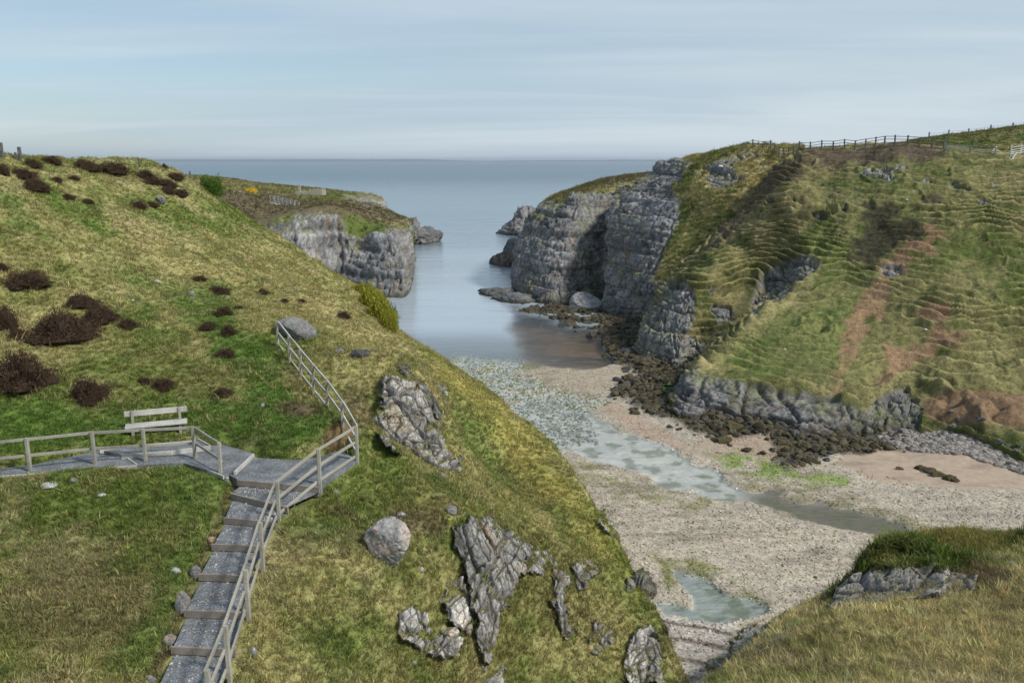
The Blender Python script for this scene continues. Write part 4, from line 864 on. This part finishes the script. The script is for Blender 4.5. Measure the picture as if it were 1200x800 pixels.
def shore(poly, n, s0, s1, kinds, label, group, seed):
    r = np.random.default_rng(seed); xs = [p[0] for p in poly]; ys = [p[1] for p in poly]; k = 0; guard = 0
    while k < n and guard < n*40:
        guard += 1
        px, py = r.uniform(min(xs), max(xs)), r.uniform(min(ys), max(ys))
        if sdf(poly, np.array([px]), np.array([py]))[0] > 0: continue
        p = PZ(px, py, .3); z = down(p[0], p[1], 4.5)
        o = bpy.data.objects.new('boulder', shapes[kinds[r.integers(len(kinds))]]); COL.objects.link(o)
        s_ = r.uniform(s0, s1)*(1+.9*(r.random() > .85)); o.scale = (s_, s_*r.uniform(.7, 1.1), s_*r.uniform(.6, 1.0)); o.rotation_euler = (r.uniform(-.3, .3), r.uniform(-.3, .3), r.uniform(0, 6.28))
        o.location = (p[0], p[1], max(z, -.15)+s_*.15); tag(o, label, 'rock', group); k += 1
shore([(600,356),(660,360),(700,362),(745,405),(745,440),(712,425),(700,395),(640,376)], 60, .3, 1.1, (0, 1, 2, 0), 'dark weed-covered boulder on the shore under the layered cliffs', 'weedy boulders under the layered cliffs', 1)
shore([(715,440),(790,440),(792,488),(850,500),(1000,520),(1050,515),(960,545),(880,530),(800,505),(740,482),(716,465)], 90, .2, .7, (0, 1, 2, 3, 5), 'brown seaweed-covered boulder below the low cliff', 'seaweed boulders below the low cliff', 2)
shore([(1030,512),(1080,500),(1130,512),(1200,535),(1200,552),(1130,530),(1060,528)], 50, .2, .55, (3, 4, 6), 'grey angular boulder in the storm bank above the pink sand', 'grey boulders above the pink sand', 3)
for k, (x, y, s_) in enumerate([(1078,548,.8),(1090,552,1.1),(1100,556,1.0),(1112,560,.9),(1120,563,.6),(1054,549,.5)]):
    p = PZ(x, y, .2); o = bpy.data.objects.new('boulder', shapes[(2, 1, 5)[k % 3]]); COL.objects.link(o); o.location = (p[0], p[1], down(p[0], p[1], 4)+.1); o.scale = (s_, s_*.8, s_*.7)
    tag(o, ['leftmost of the large olive weed-covered rocks on the pink sand', 'largest olive weed-covered rock in the middle of the pink sand', 'weedy rock touching the right side of the largest sand rock', 'weedy rock second from the right end of the sand rock row', 'small weedy rock at the right end of the sand rock row', 'small dark rock alone at the left edge of the pink sand'][k], 'rock', 'weedy rocks on the pink sand')
# pale grey wedge of rock in the cleft
c = PZ(690, 362, .2); V, F = boulder_shape(5, (3.6, 4, 2.4), 91, facets=8, rough=.05, cut=.7); o = mk('boulder', V, F, M_CLIFF, cols=boulder_cols(V, 91, GREY*1.1, GREY*1.3, .5, 3)); o.location = (c[0], c[1]+3, .6); o.rotation_euler = (0, .25, .4)
tag(o, 'smooth pale grey slab in the cleft between the cliffs', 'rock')

# ------------------------------------------------------------------ bushes
def bush_mesh(name, mats, seed, n=1500, leaf=.05, flat=.55, frac=0.0, up=.6):
    r = np.random.default_rng(seed); V = []; F = []; T = []; MI = []
    cV, cF = ICO[3]; core = cV*np.array([.86, .86, flat*.86]); core = core*(.9+.75*fbm(cV+seed, 1.8, 3, seed))[:, None]; core[:, 2] = np.maximum(core[:, 2], -.1)
    V += core.tolist(); F += [tuple(f) for f in cF]; T += [.55]*len(core); MI += [0]*len(cF)
    d = r.normal(size=(n, 3)); d[:, 2] = abs(d[:, 2]); d /= np.linalg.norm(d, axis=1)[:, None]
    rad = (.95+.75*fbm(d*1.0+seed, 1.8, 3, seed))*r.uniform(.82, 1.05, n); p = d*rad[:, None]*np.array([1, 1, flat])
    for k in range(n):
        b0 = len(V); ax = d[k]*(1-up)+np.array([0, 0, up])+r.normal(size=3)*.45; ax /= np.linalg.norm(ax); sd_ = np.cross(ax, r.normal(size=3)); sd_ /= np.linalg.norm(sd_)+1e-6
        L = leaf*r.uniform(1.2, 3.2); w_ = leaf*r.uniform(.3, .7)
        V += [p[k]-sd_*w_, p[k]+sd_*w_, p[k]+ax*L+sd_*w_*.3, p[k]+ax*L-sd_*w_*.3]; t = r.uniform(.55, 1.7); T += [t]*4; F.append((b0, b0+1, b0+2)); F.append((b0, b0+2, b0+3)); mi = 1 if r.random() < frac else 0; MI += [mi, mi]
    o = mk(name, np.array(V), np.array(F), mats[0], attrs={'tone': T}, smooth=False); me = o.data
    for m in mats[1:]: me.materials.append(m)
    me.polygons.foreach_set('material_index', np.array(MI, np.int32)); bpy.data.objects.remove(o); return me
HM = [bush_mesh('heather_bush', [M_HEATHER], 300+k, 3600, .028, (.62, .7, .52, .66)[k], up=.35) for k in range(4)]
def bush(me, name, px, py, wpx, hpx, label, cat, group=None, rz=None, sx=1.0):
    h = ray(px, py+hpx*.35); m = h[0].y/1000/.95; o = bpy.data.objects.new(name, me); COL.objects.link(o)
    s_ = wpx*m/2; s_ *= 1.12; o.scale = (s_, s_*sx*.9, max(hpx*m*1.05, s_*.8)); o.location = h[0]-Vector((0, 0, s_*.05)); o.rotation_euler = (0, 0, random.uniform(-.4, .4)); tag(o, label, cat, group); return o
BIG = [(75,378,75,42,'largest brown heather clump on the slope above the bench'),(28,430,64,58,'dark heather mound at the left edge above the railing'),(32,324,44,26,'rounded dark heather bush alone in the dry grass at left'),
 (105,455,42,36,'drooping heather clump between the big mound and the bench'),(118,365,42,28,'heather clump joined to the right side of the largest clump'),(150,378,22,16,'small heather tuft at the right tip of the big clump'),
 (5,370,30,40,'heather bush cut by the left edge beside the largest clump'),(22,390,20,16,'small dark heather tuft between two big mounds'),(95,350,40,18,'heather bush on the uphill side of the largest clump'),(3,312,14,12,'small heather tuft at the left edge near the lone bush'),
 (60,187,22,13,'round dark heather dome on the hill crest'),(38,191,18,12,'small heather bush on the crest left of the round dome'),(100,193,36,16,'wide heather bush in the middle of the hill crest'),(132,196,38,17,'dark heather bush right of the wide crest bush'),
 (4,198,14,18,'heather bush at the far left of the crest'),(27,202,26,13,'dark heather under the crest fence posts'),(42,215,30,20,'heather bush below the crest at left'),(66,210,13,8,'small heather tuft left of the green hill path'),
 (87,208,13,8,'small round heather tuft on the hill path'),(80,230,14,8,'lone small heather tuft on the bare upper slope'),(103,235,14,7,'low heather tuft right of the lone small tuft'),(171,204,22,14,'heather bush on the crest shoulder'),
 (177,211,26,12,'heather bush below the crest shoulder'),(195,214,22,12,'heather bush at the right of the crest shoulder'),(193,195,7,9,'tiny heather tuft standing against the sea'),(205,206,22,9,'low heather on the descending crest line'),
 (161,239,18,11,'round heather tuft beside the grey stone'),(178,239,14,8,'small heather tuft left of the grey stone'),(196,222,18,10,'reddish heather on the upper right slope'),(211,225,20,10,'heather tuft at the edge of the upper right slope'),
 (233,325,16,8,'flat brown heather tuft on the mid slope'),(256,339,24,12,'heather clump on the mid slope near the pale stone'),(308,341,14,9,'small heather tuft on the right of the mid slope'),(334,352,10,7,'small heather tuft above the flat boulder'),
 (263,363,19,14,'round heather bush above the dry patch'),(281,361,16,9,'flat heather tuft right of the round bush'),(245,380,22,10,'faded heather tuft in the dry patch'),(268,386,18,16,'heather tuft lowest right of the dry patch'),
 (265,412,20,14,'dark heather tuft in the grass below the dry patch'),(193,448,28,16,'heather clump uphill of the bench'),(262,458,26,14,'brown heather tuft right of the bench'),(354,352,10,6,'tiny heather tuft right above the flat boulder'),
 (402,368,14,12,'withered heather on the slope below the gorse'),(170,445,18,10,'faded heather left of the clump uphill of the bench')]
for k, (x, y, w_, h_, lb) in enumerate(BIG): bush(HM[k % 4], 'heather_bush', x, y, w_*1.0, h_*.95, lb, 'heather')
GM = bush_mesh('gorse_bush', [M_GORSE, M_GORSEY], 330, 3600, .035, .9, .10, up=.4); GB = bush_mesh('green_bush', [M_BUSH], 331, 3000, .035, .75, up=.4); GY = bush_mesh('flowering_gorse_bush', [M_GORSEY, M_GORSE], 332, 1200, .07, .6, .15)
bush(GB, 'green_bush', 245, 218, 26, 26, 'bright green bush on the skyline of the near hill', 'bush')
for (x, y, w_, h_, lb) in [(436,352,26,28,'yellow-flecked gorse bush highest on the cliff rim'),(448,366,28,34,'gorse bush in the middle of the cliff rim clump'),(456,378,16,26,'lowest gorse bush on the cliff rim by the water')]:
    bush(GM, 'gorse_bush', x, y, w_, h_, lb, 'gorse bush')
bush(GM, 'gorse_bush', 425, 340, 18, 14, 'small gorse bush at the upper left of the cliff rim clump', 'gorse bush'); bush(GB, 'green_bush', 459, 372, 12, 30, 'narrow dark green bush on the seaward side of the gorse clump', 'bush')
bush(GY, 'flowering_gorse_bush', 295, 224, 13, 6, 'yellow flowering gorse bush on the left headland', 'gorse bush')

# ------------------------------------------------------------------ distant fences
def far_fence(name, pts, label, H=1.1, spacing=1.8, rails=(.35, .7, 1.05), psz=.14, mat=M_WOODD, cat='fence', rr=.09, lift=0., rail_name='rail'):
    W = []
    for (x, y) in pts:
        W.append(np.array(ray(x, y+1.0)[0]) if len((x, y)) == 2 else None)
    W = np.array(W); L = np.r_[0, np.cumsum(np.linalg.norm(np.diff(W[:, :2], axis=0), axis=1))]; n = max(2, int(L[-1]/spacing)+1)
    t = np.linspace(0, L[-1], n); Q = np.stack([np.interp(t, L, W[:, k]) for k in range(3)], -1)
    for q_ in Q: q_[2] = max(down(q_[0], q_[1], 45), q_[2]-1.0)+lift
    root = empty(name, tuple(Q[0])); tag(root, label, cat)
    for k, q_ in enumerate(Q): bar('post', q_-np.array([0, 0, .3]), q_+np.array([random.uniform(-.05, .05), 0, H*random.uniform(.95, 1.1)]), psz, psz, mat, root, Vector((0, 1, 0)))
    for a, b in zip(Q[:-1], Q[1:]):
        for r_ in rails: bar(rail_name, a+np.array([0, -.08, r_]), b+np.array([0, -.08, r_]), .05 if rail_name == 'rail' else .025, rr, mat, root)
    return root
far_fence('post_and_rail_fence', [(870,175.5),(900,174),(935,177),(985,173),(1020,171.5),(1042,170.5),(1080,171),(1106,173)], 'long dark post and rail fence along the crest of the right hill', H=1.5, psz=.2, rails=(.45, .95, 1.4))
far_fence('post_and_rail_fence', [(1108,176),(1130,178),(1150,180),(1166,181)], 'grey-green post and rail fence beyond the heather crest', H=1.15, spacing=2.4, rails=(.25, .5, .75, 1.05), mat=wood_mat('green_stained_wood', (.16, .20, .17)))
far_fence('wire_fence', [(1088,164.5),(1110,161.5),(1140,158.5),(1172,154.5),(1200,151.5),(1240,148.5)], 'thin wire fence on the highest grass skyline at right', H=1.7, spacing=3.6, rails=(1.4,), rr=.03, rail_name='wire', psz=.22)
far_fence('wire_fence', [(778,194),(790,191.5),(805,189),(818,187),(835,184),(850,181)], 'thin wire fence above the grey cliff top beside the sea', H=1.2, spacing=4.0, rails=(1.0,), rr=.025, rail_name='wire', psz=.16)
far_fence('post_and_rail_fence', [(1184,182),(1194,180),(1215,178)], 'pale timber fence end at the right edge of the photo', H=1.5, spacing=1.6, rails=(.3, .6, .9, 1.25), mat=M_WHITEW)
def single_bar(px0, py0, px1, py1, label, mat=M_WHITEW, w_=.2):
    h = ray(px0, py0)[0]; a = np.array(h); b = P(px1, py1, h.y+.2)
    root = empty('strut', tuple(a)); tag(root, label, 'post'); bar('prop', a-np.array([0, 0, .3])*0, b, w_, w_, mat, root); bar('base', a+np.array([-.2, 0, -.15]), a+np.array([.3, 0, .0]), w_*1.2, w_, mat, root)
single_bar(1163,177,1168,172,'leaning white prop at the right end of the grey-green fence'); single_bar(1186,186,1191,179,'leaning white prop under the pale fence end')
# left crest posts
for k, (x, y, h_, lb) in enumerate([(3,183,15,'left of the two tall posts on the hill crest'),(24,186,13,'right of the two tall posts on the hill crest'),(18,184,5,'short thin post between the tall crest posts'),(223,207,6,'left of two short posts beside the green bush'),(244,213,8,'right short post behind the green bush'),(164,193,7,'thin withered stake on the crest')]):
    p = ray(x, y+3)[0]; m = p.y/1000; root = empty('fence_post', tuple(p)); tag(root, lb, 'post'); wd = .16 if k < 2 else .1
    bar('stake', Vector(p)-Vector((0, 0, .3)), Vector(p)+Vector((random.uniform(-.04, .04), 0, (h_+3)*m)), wd, wd, M_WOODD, root, Vector((0, 1, 0)))
    bar('staple_batten', Vector(p)+Vector((0, -.09, (h_)*m*.6)), Vector(p)+Vector((0, -.09, (h_)*m*.9)), .03, .03, M_WIRE, root, Vector((0, 1, 0)))
# headland: white footbridge, ruin
def bridge():
    a = np.array(ray(322, 239)[0]); b = np.array(ray(351, 247)[0]); b[1] = a[1]-3
    a[2] += .2; b = P(351, 246, a[1]-6); root = empty('footbridge', tuple(a)); tag(root, 'pale grey railed wooden footbridge on the left headland', 'footbridge')
    d_ = b-a; s_ = np.array([d_[1], -d_[0], 0])/np.hypot(d_[0], d_[1]); 
    bar('deck', a+s_*.6, b+s_*.6, 1.5, .25, M_WOODL, root)
    for side in (0, 1.3):
        for k in range(7):
            p = a+d_*k/6+s_*side; bar('post', p, p+np.array([0, 0, 1.9]), .16, .16, M_WOODL, root, Vector((0, 1, 0)))
        for lv in (.7, 1.2, 1.8): bar('rail', a+s_*side+np.array([0, 0, lv]), b+s_*side+np.array([0, 0, lv]), .06, .16, M_WOODL, root)
bridge()
def ruin():
    a = np.array(ray(346, 228)[0]); m = a[1]/1000; root = empty('ruined_stone_building', tuple(a)); tag(root, 'low ruined stone building with a tall chimney on the left headland', 'building')
    L = 30*m; r = np.random.default_rng(4); ws = plain('ruin_stone', (.30, .27, .23), .9)
    for (x0, y0, x1, y1, h_) in [(0, 0, L*.45, 0, .9), (L*.55, 0, L, 0, 1.6), (L, 0, L, 6, 1.6), (0, 0, 0, 6, .8), (0, 6, L, 6, 1.1)]:
        n = 10
        for k in range(n):
            f0, f1_ = k/n, (k+1)/n; hh = h_*r.uniform(.55, 1.15)
            bar('wall_block', a+np.array([x0+(x1-x0)*f0, y0+(y1-y0)*f0, hh/2-.2]), a+np.array([x0+(x1-x0)*f1_, y0+(y1-y0)*f1_, hh/2-.2]), .6, hh+.4, ws, root)
    p = a+np.array([4*m, 1, 0]); bar('chimney', p, p+np.array([0, 0, 11*m]), .9, .9, ws, root, Vector((0, 1, 0)))
ruin()
for (x, y, s_, lb) in [(1063,234,.5,'lone white stone high on the right hill'),(920,409,.45,'lone white stone on the green lower slope of the right hill'),(845,195,1.2,'white boulder on the rocky brow above the gully'),(1048,321,.9,'blue-grey boulder at the head of the red landslip'),(1085,386,.5,'white stone in the red earth scar')]:
    h = ray(x, y)[0]; o = bpy.data.objects.new('boulder', shapes[6].copy()); COL.objects.link(o); o.data.materials[0] = plain('white_stone', (.6, .6, .57) if 'white' in lb else (.3, .32, .34), .9); o.location = h; s_ *= .6; o.scale = (s_, s_, s_*.7); tag(o, lb, 'rock')

# ------------------------------------------------------------------ grass and stones as scattered stuff
def tuft(seed, n=26, h=1.0, spread=.35, lean=.5, wid=.035):
    r = np.random.default_rng(seed); V = []; F = []; T = []
    for k in range(n):
        a = r.uniform(0, 6.28); rad = spread*math.sqrt(r.random()); p = np.array([math.cos(a)*rad, math.sin(a)*rad, -.08]); b = r.uniform(0, 6.28)
        dr = np.array([math.cos(b), math.sin(b), 0])*r.uniform(.1, 1)*lean+np.array([p[0], p[1], 0])*1.0; L = h*r.uniform(.55, 1.1); sdv = np.array([-dr[1], dr[0], 0]); sdv = sdv/(np.linalg.norm(sdv)+1e-6)*wid*r.uniform(.6, 1.3)
        t = r.uniform(.5, 1.3) if r.random() > .12 else r.uniform(1.5, 2.1); b0 = len(V)
        for i, f in enumerate((0, .4, .75, 1)):
            c = p+dr*L*f*f+np.array([0, 0, L*f*(1-.25*f*lean)]); ww = (1, .9, .6, .12)[i]; V += [c-sdv*ww, c+sdv*ww]; T += [t]*2
        for i in range(3): F.append((b0+2*i, b0+2*i+1, b0+2*i+3, b0+2*i+2))
    o = mk('tuft_source', np.array(V), np.array(F), M_BLADE, attrs={'tone': T}, smooth=False); COL.objects.unlink(o); return o
def stone_src(seed):
    V, F = boulder_shape(2, (1, .8, .55), seed, facets=5, rough=.08); o = mk('stone_source', V, F, M_STONE, attrs={'tone': np.ones(len(V))}, smooth=False); COL.objects.unlink(o); return o
def scatter(name, surf, n, srcs, smin, smax, keepf, colvar=.25, tilt=.25, colf=None, follow=0.0, seed=0, weight=None):
    V, F, C, R = surf; r = np.random.default_rng(seed)
    a = V[F[:, 0]]; b = V[F[:, 1]]; c = V[F[:, 2]]; d = V[F[:, 3]]
    ar = np.linalg.norm(np.cross(c-a, d-b), axis=1)/2; cen = (a+b+c+d)/4; px, py = proj(cen)
    vis = (px > -40-120*(name == 'grass')) & (px < 1240+(260 if surf is KNOLL else 60)) & (py > 100) & (py < 860) & (cen[:, 1] > 3)
    wgt = ar*vis*keepf(cen, R[F[:, 0]], px, py)
    if name == 'grass': wgt = wgt*(C[F[:, 0], 1] > .78*C[F[:, 0], 0])
    if weight is not None: wgt = wgt*weight(cen)
    cs = np.cumsum(wgt); idx = np.searchsorted(cs, r.random(n)*cs[-1]); idx = np.minimum(idx, len(F)-1)
    u = r.random((n, 1)); v = r.random((n, 1)); p = (a[idx]*(1-u)+b[idx]*u)*(1-v)+(d[idx]*(1-u)+c[idx]*u)*v
    col = C[F[idx, 0]]*(1+colvar*r.normal(size=(n, 1)))*(1+.06*r.normal(size=(n, 3)))
    if colf is not None: col = colf(col, p, r)
    me = bpy.data.meshes.new(name); me.vertices.add(n); me.vertices.foreach_set('co', p.astype(np.float32).ravel())
    rot = np.stack([r.normal(size=n)*tilt, r.normal(size=n)*tilt, r.uniform(0, 6.28, n)], -1).astype(np.float32)
    sc = r.uniform(smin, smax, n)*(1+.5*(r.random(n) > .9)); 
    at = me.attributes.new('rot', 'FLOAT_VECTOR', 'POINT'); at.data.foreach_set('vector', rot.ravel())
    at = me.attributes.new('sc', 'FLOAT', 'POINT'); at.data.foreach_set('value', sc.astype(np.float32))
    at = me.attributes.new('vi', 'INT', 'POINT'); at.data.foreach_set('value', r.integers(0, len(srcs), n).astype(np.int32))
    cc = np.ones((n, 4), np.float32); cc[:, :3] = np.clip(col, .005, .9); at = me.attributes.new('gcol', 'FLOAT_COLOR', 'POINT'); at.data.foreach_set('color', cc.ravel())
    o = bpy.data.objects.new(name, me); COL.objects.link(o)
    g = bpy.data.node_groups.new('scatter', 'GeometryNodeTree'); g.interface.new_socket('Geometry', in_out='INPUT', socket_type='NodeSocketGeometry'); g.interface.new_socket('Geometry', in_out='OUTPUT', socket_type='NodeSocketGeometry')
    gi = g.nodes.new('NodeGroupInput'); go = g.nodes.new('NodeGroupOutput'); jn = g.nodes.new('GeometryNodeJoinGeometry'); ip = g.nodes.new('GeometryNodeInstanceOnPoints')
    for s_ in reversed(srcs):
        oi = g.nodes.new('GeometryNodeObjectInfo'); oi.inputs['Object'].default_value = s_; oi.inputs['As Instance'].default_value = True; g.links.new(oi.outputs['Geometry'], jn.inputs[0])
    def na(nm, ty):
        x = g.nodes.new('GeometryNodeInputNamedAttribute'); x.data_type = ty; x.inputs['Name'].default_value = nm; return x.outputs['Attribute']
    g.links.new(gi.outputs[0], ip.inputs['Points']); g.links.new(jn.outputs[0], ip.inputs['Instance']); ip.inputs['Pick Instance'].default_value = True
    g.links.new(na('vi', 'INT'), ip.inputs['Instance Index']); g.links.new(na('rot', 'FLOAT_VECTOR'), ip.inputs['Rotation']); g.links.new(na('sc', 'FLOAT'), ip.inputs['Scale'])
    g.links.new(ip.outputs[0], go.inputs[0]); md = o.modifiers.new('scatter', 'NODES'); md.node_group = g
    tag(o, kind='stuff'); return o
SHORT = [tuft(400+k, 22, .9, .55, .8, .04) for k in range(3)]; LONG = [tuft(410+k, 26, 1.0, .30, .9, .018) for k in range(4)]
SLB = [tuple(p[:2]) for p in (WB[0][0], WB[-1][0], PZ(215, 541, ZPATH), PZ(0, 557, ZPATH), PZ(0, 530, ZPATH), PZ(419, 530, ZPATH), WB[-1][1], WB[0][1])]
def keep_hill(c, R, px, py):
    m = (1-.5*R)
    for poly, _ in FLAT: m = m*(sdf(poly, c[:, 0], c[:, 1]) > .12)
    return m
scatter('grass', HILL, 190000, SHORT, .075, .18, keep_hill, .15, .3, seed=1, weight=lambda c: 1/np.maximum(c[:, 1], 12)**1.25)
scatter('grass', HILL, 14000, SHORT, .13, .27, lambda c, R, px, py: keep_hill(c, R, px, py)*ss(.05, .25, fbm(c, .7, 3, 66))*(sdf(SLB, c[:, 0], c[:, 1]) > .5), .2, .35, lambda col, p, r: col*.4+.6*np.array(DRY)*(.7+.6*r.random((len(p), 1))), seed=13, weight=lambda c: 1/np.maximum(c[:, 1], 12))
ov = []; of = []; oe = []; o_ = 0
for a_, b_, c_ in OUTS: ov.append(a_); of.append(b_+o_); oe.append(c_); o_ += len(a_)
OV = np.vstack(ov); OF = np.vstack(of); OE = np.vstack(oe); oc = grass_col(OV, 77, .45)
def keep_out(c, R, px, py):
    e = OE[OF[:, 0]]; return (e[:, 0] < .55)*(c[:, 1] > 19)+.55*ss(.45, .8, e[:, 1])*(fbm(c, 1.1, 3, 78) > .05)*(c[:, 1] > 19)+(c[:, 1] < 19)*((py < 668+14*fbm(c, 1.5, 3, 79))*1.5+.8*(e[:, 0] < .4))
scatter('grass', (OV, OF, oc, np.zeros(len(OV))), 3000, SHORT, .08, .19, lambda c, R, px, py: keep_out(c, R, px, py)*(c[:, 1] < 19), .15, .3, seed=15)
scatter('grass', (OV, OF, oc, np.zeros(len(OV))), 5000, SHORT, .10, .22, lambda c, R, px, py: keep_out(c, R, px, py)*(c[:, 1] > 19), .15, .3, seed=16)
scatter('grass', KNOLL, 90000, LONG, .07, .19, lambda c, R, px, py: (1-.6*R)*(sdf([(972,722),(985,690),(1015,664),(1045,648),(1100,655),(1108,682),(1075,690),(1000,700)], px, py) > 0), .3, .35, seed=2)
def hk(c, R, px, py): return (R < .3)*(c[:, 2] > 1.2)
scatter('grass', A12, 7000, SHORT, .12, .26, hk, .22, .3, seed=3)
scatter('grass', A3, 12000, SHORT, .3, .6, hk, .22, .3, seed=4); scatter('grass', A5, 9000, SHORT, .3, .6, hk, .22, .3, seed=5); scatter('grass', AF, 14000, SHORT, .35, .8, hk, .22, .3, seed=6); scatter('grass', A4, 8000, SHORT, .3, .6, hk, .2, .3, seed=7)
ST = [stone_src(500+k) for k in range(4)]; BE = (V0.reshape(-1, 3), bF, C.reshape(-1, 3), weed.ravel())
scatter('grass_stones', HILL, 500, ST, .02, .07, keep_hill, .1, .3, lambda col, p, r: np.array((.5, .47, .42))*(.6+.6*r.random((len(p), 1))), seed=12, weight=lambda c: (fbm(c, .3, 3, 55) > .1)*1.0)
qv = []; qf = []
for k in range(len(WB)-1):
    a, b, z = WB[k]; c, d, z2 = WB[k+1]; b0 = len(qv)
    qv += [(a[0], a[1], z-.015), (b[0], b[1], z-.015), (d[0], d[1], z-.015), (c[0], c[1], z-.015)]; qf.append((b0, b0+1, b0+2, b0+3))
qv = np.array(qv); scatter('path_stones', (qv, np.array(qf), np.ones((len(qv), 3)), np.zeros(len(qv))), 1500, ST, .007, .028, lambda c, R, px, py: 1.0+0*px, .1, .3, lambda col, p, r: np.array((.33, .32, .30))*(.4+1.1*r.random((len(p), 1))), seed=14)
def stc(col, p, r): 
    k = r.random((len(p), 1)); return np.where(k > .88, col*.5, np.where(k < .06, col*1.35+.03, col*(.75+.4*k)))
scatter('beach_stones', BE, 80000, ST, .035, .12, lambda c, R, px, py: (c[:, 2] > -.02)*(c[:, 1] < 130)*(sdf([(980,545),(1000,530),(1060,520),(1200,545),(1320,560),(1320,590),(1200,578),(1100,572)], px, py) > 0), .15, .3, stc, seed=8, weight=lambda c: 1/c[:, 1]**.8)
fl = film.ravel()
scatter('beach_stones', (V0.reshape(-1, 3), bF, C.reshape(-1, 3)*.8, fl), 5000, ST, .08, .2, lambda c, R, px, py: (R > .4)*1.0, .2, .3, lambda col, p, r: np.where(r.random((len(p), 1)) > .5, np.array((.15, .17, .07)), np.array((.34, .33, .29)))*(1+.2*r.normal(size=(len(p), 1))), seed=9)
scatter('beach_stones', BE, 9000, ST, .15, .4, lambda c, R, px, py: (sdf([(1020,512),(1075,500),(1130,510),(1320,545),(1320,585),(1200,555),(1130,532),(1070,528)], px, py) < 0)*1.0, .15, .3, lambda col, p, r: np.array((.22, .20, .18))*(.5+1.0*r.random((len(p), 1))), seed=10)
scatter('shore_rubble', BE, 6000, ST, .12, .5, lambda c, R, px, py: (R > .5)*(c[:, 1] < 170)*1.0, .3, .3, lambda col, p, r: np.array((.055, .047, .028))*(.4+1.5*r.random((len(p), 1))), seed=11)
print('verts', sum(len(m.vertices) for m in bpy.data.meshes))

hm = bpy.data.materials.new('haze'); hm.use_nodes = True; t = hm.node_tree; t.nodes.remove(t.nodes['Principled BSDF'])
pv = t.nodes.new('ShaderNodeVolumePrincipled'); pv.inputs['Color'].default_value = (.80, .88, 1.0, 1); pv.inputs['Density'].default_value = 3e-5; pv.inputs['Anisotropy'].default_value = .2
t.links.new(pv.outputs[0], t.nodes['Material Output'].inputs['Volume'])
hv = np.array([(x, y, z) for x in (-160000, 160000) for y in (-300, 95000) for z in (-900, 180)]); hz = mk('haze', hv, CF, hm, smooth=False); tag(hz, kind='stuff')
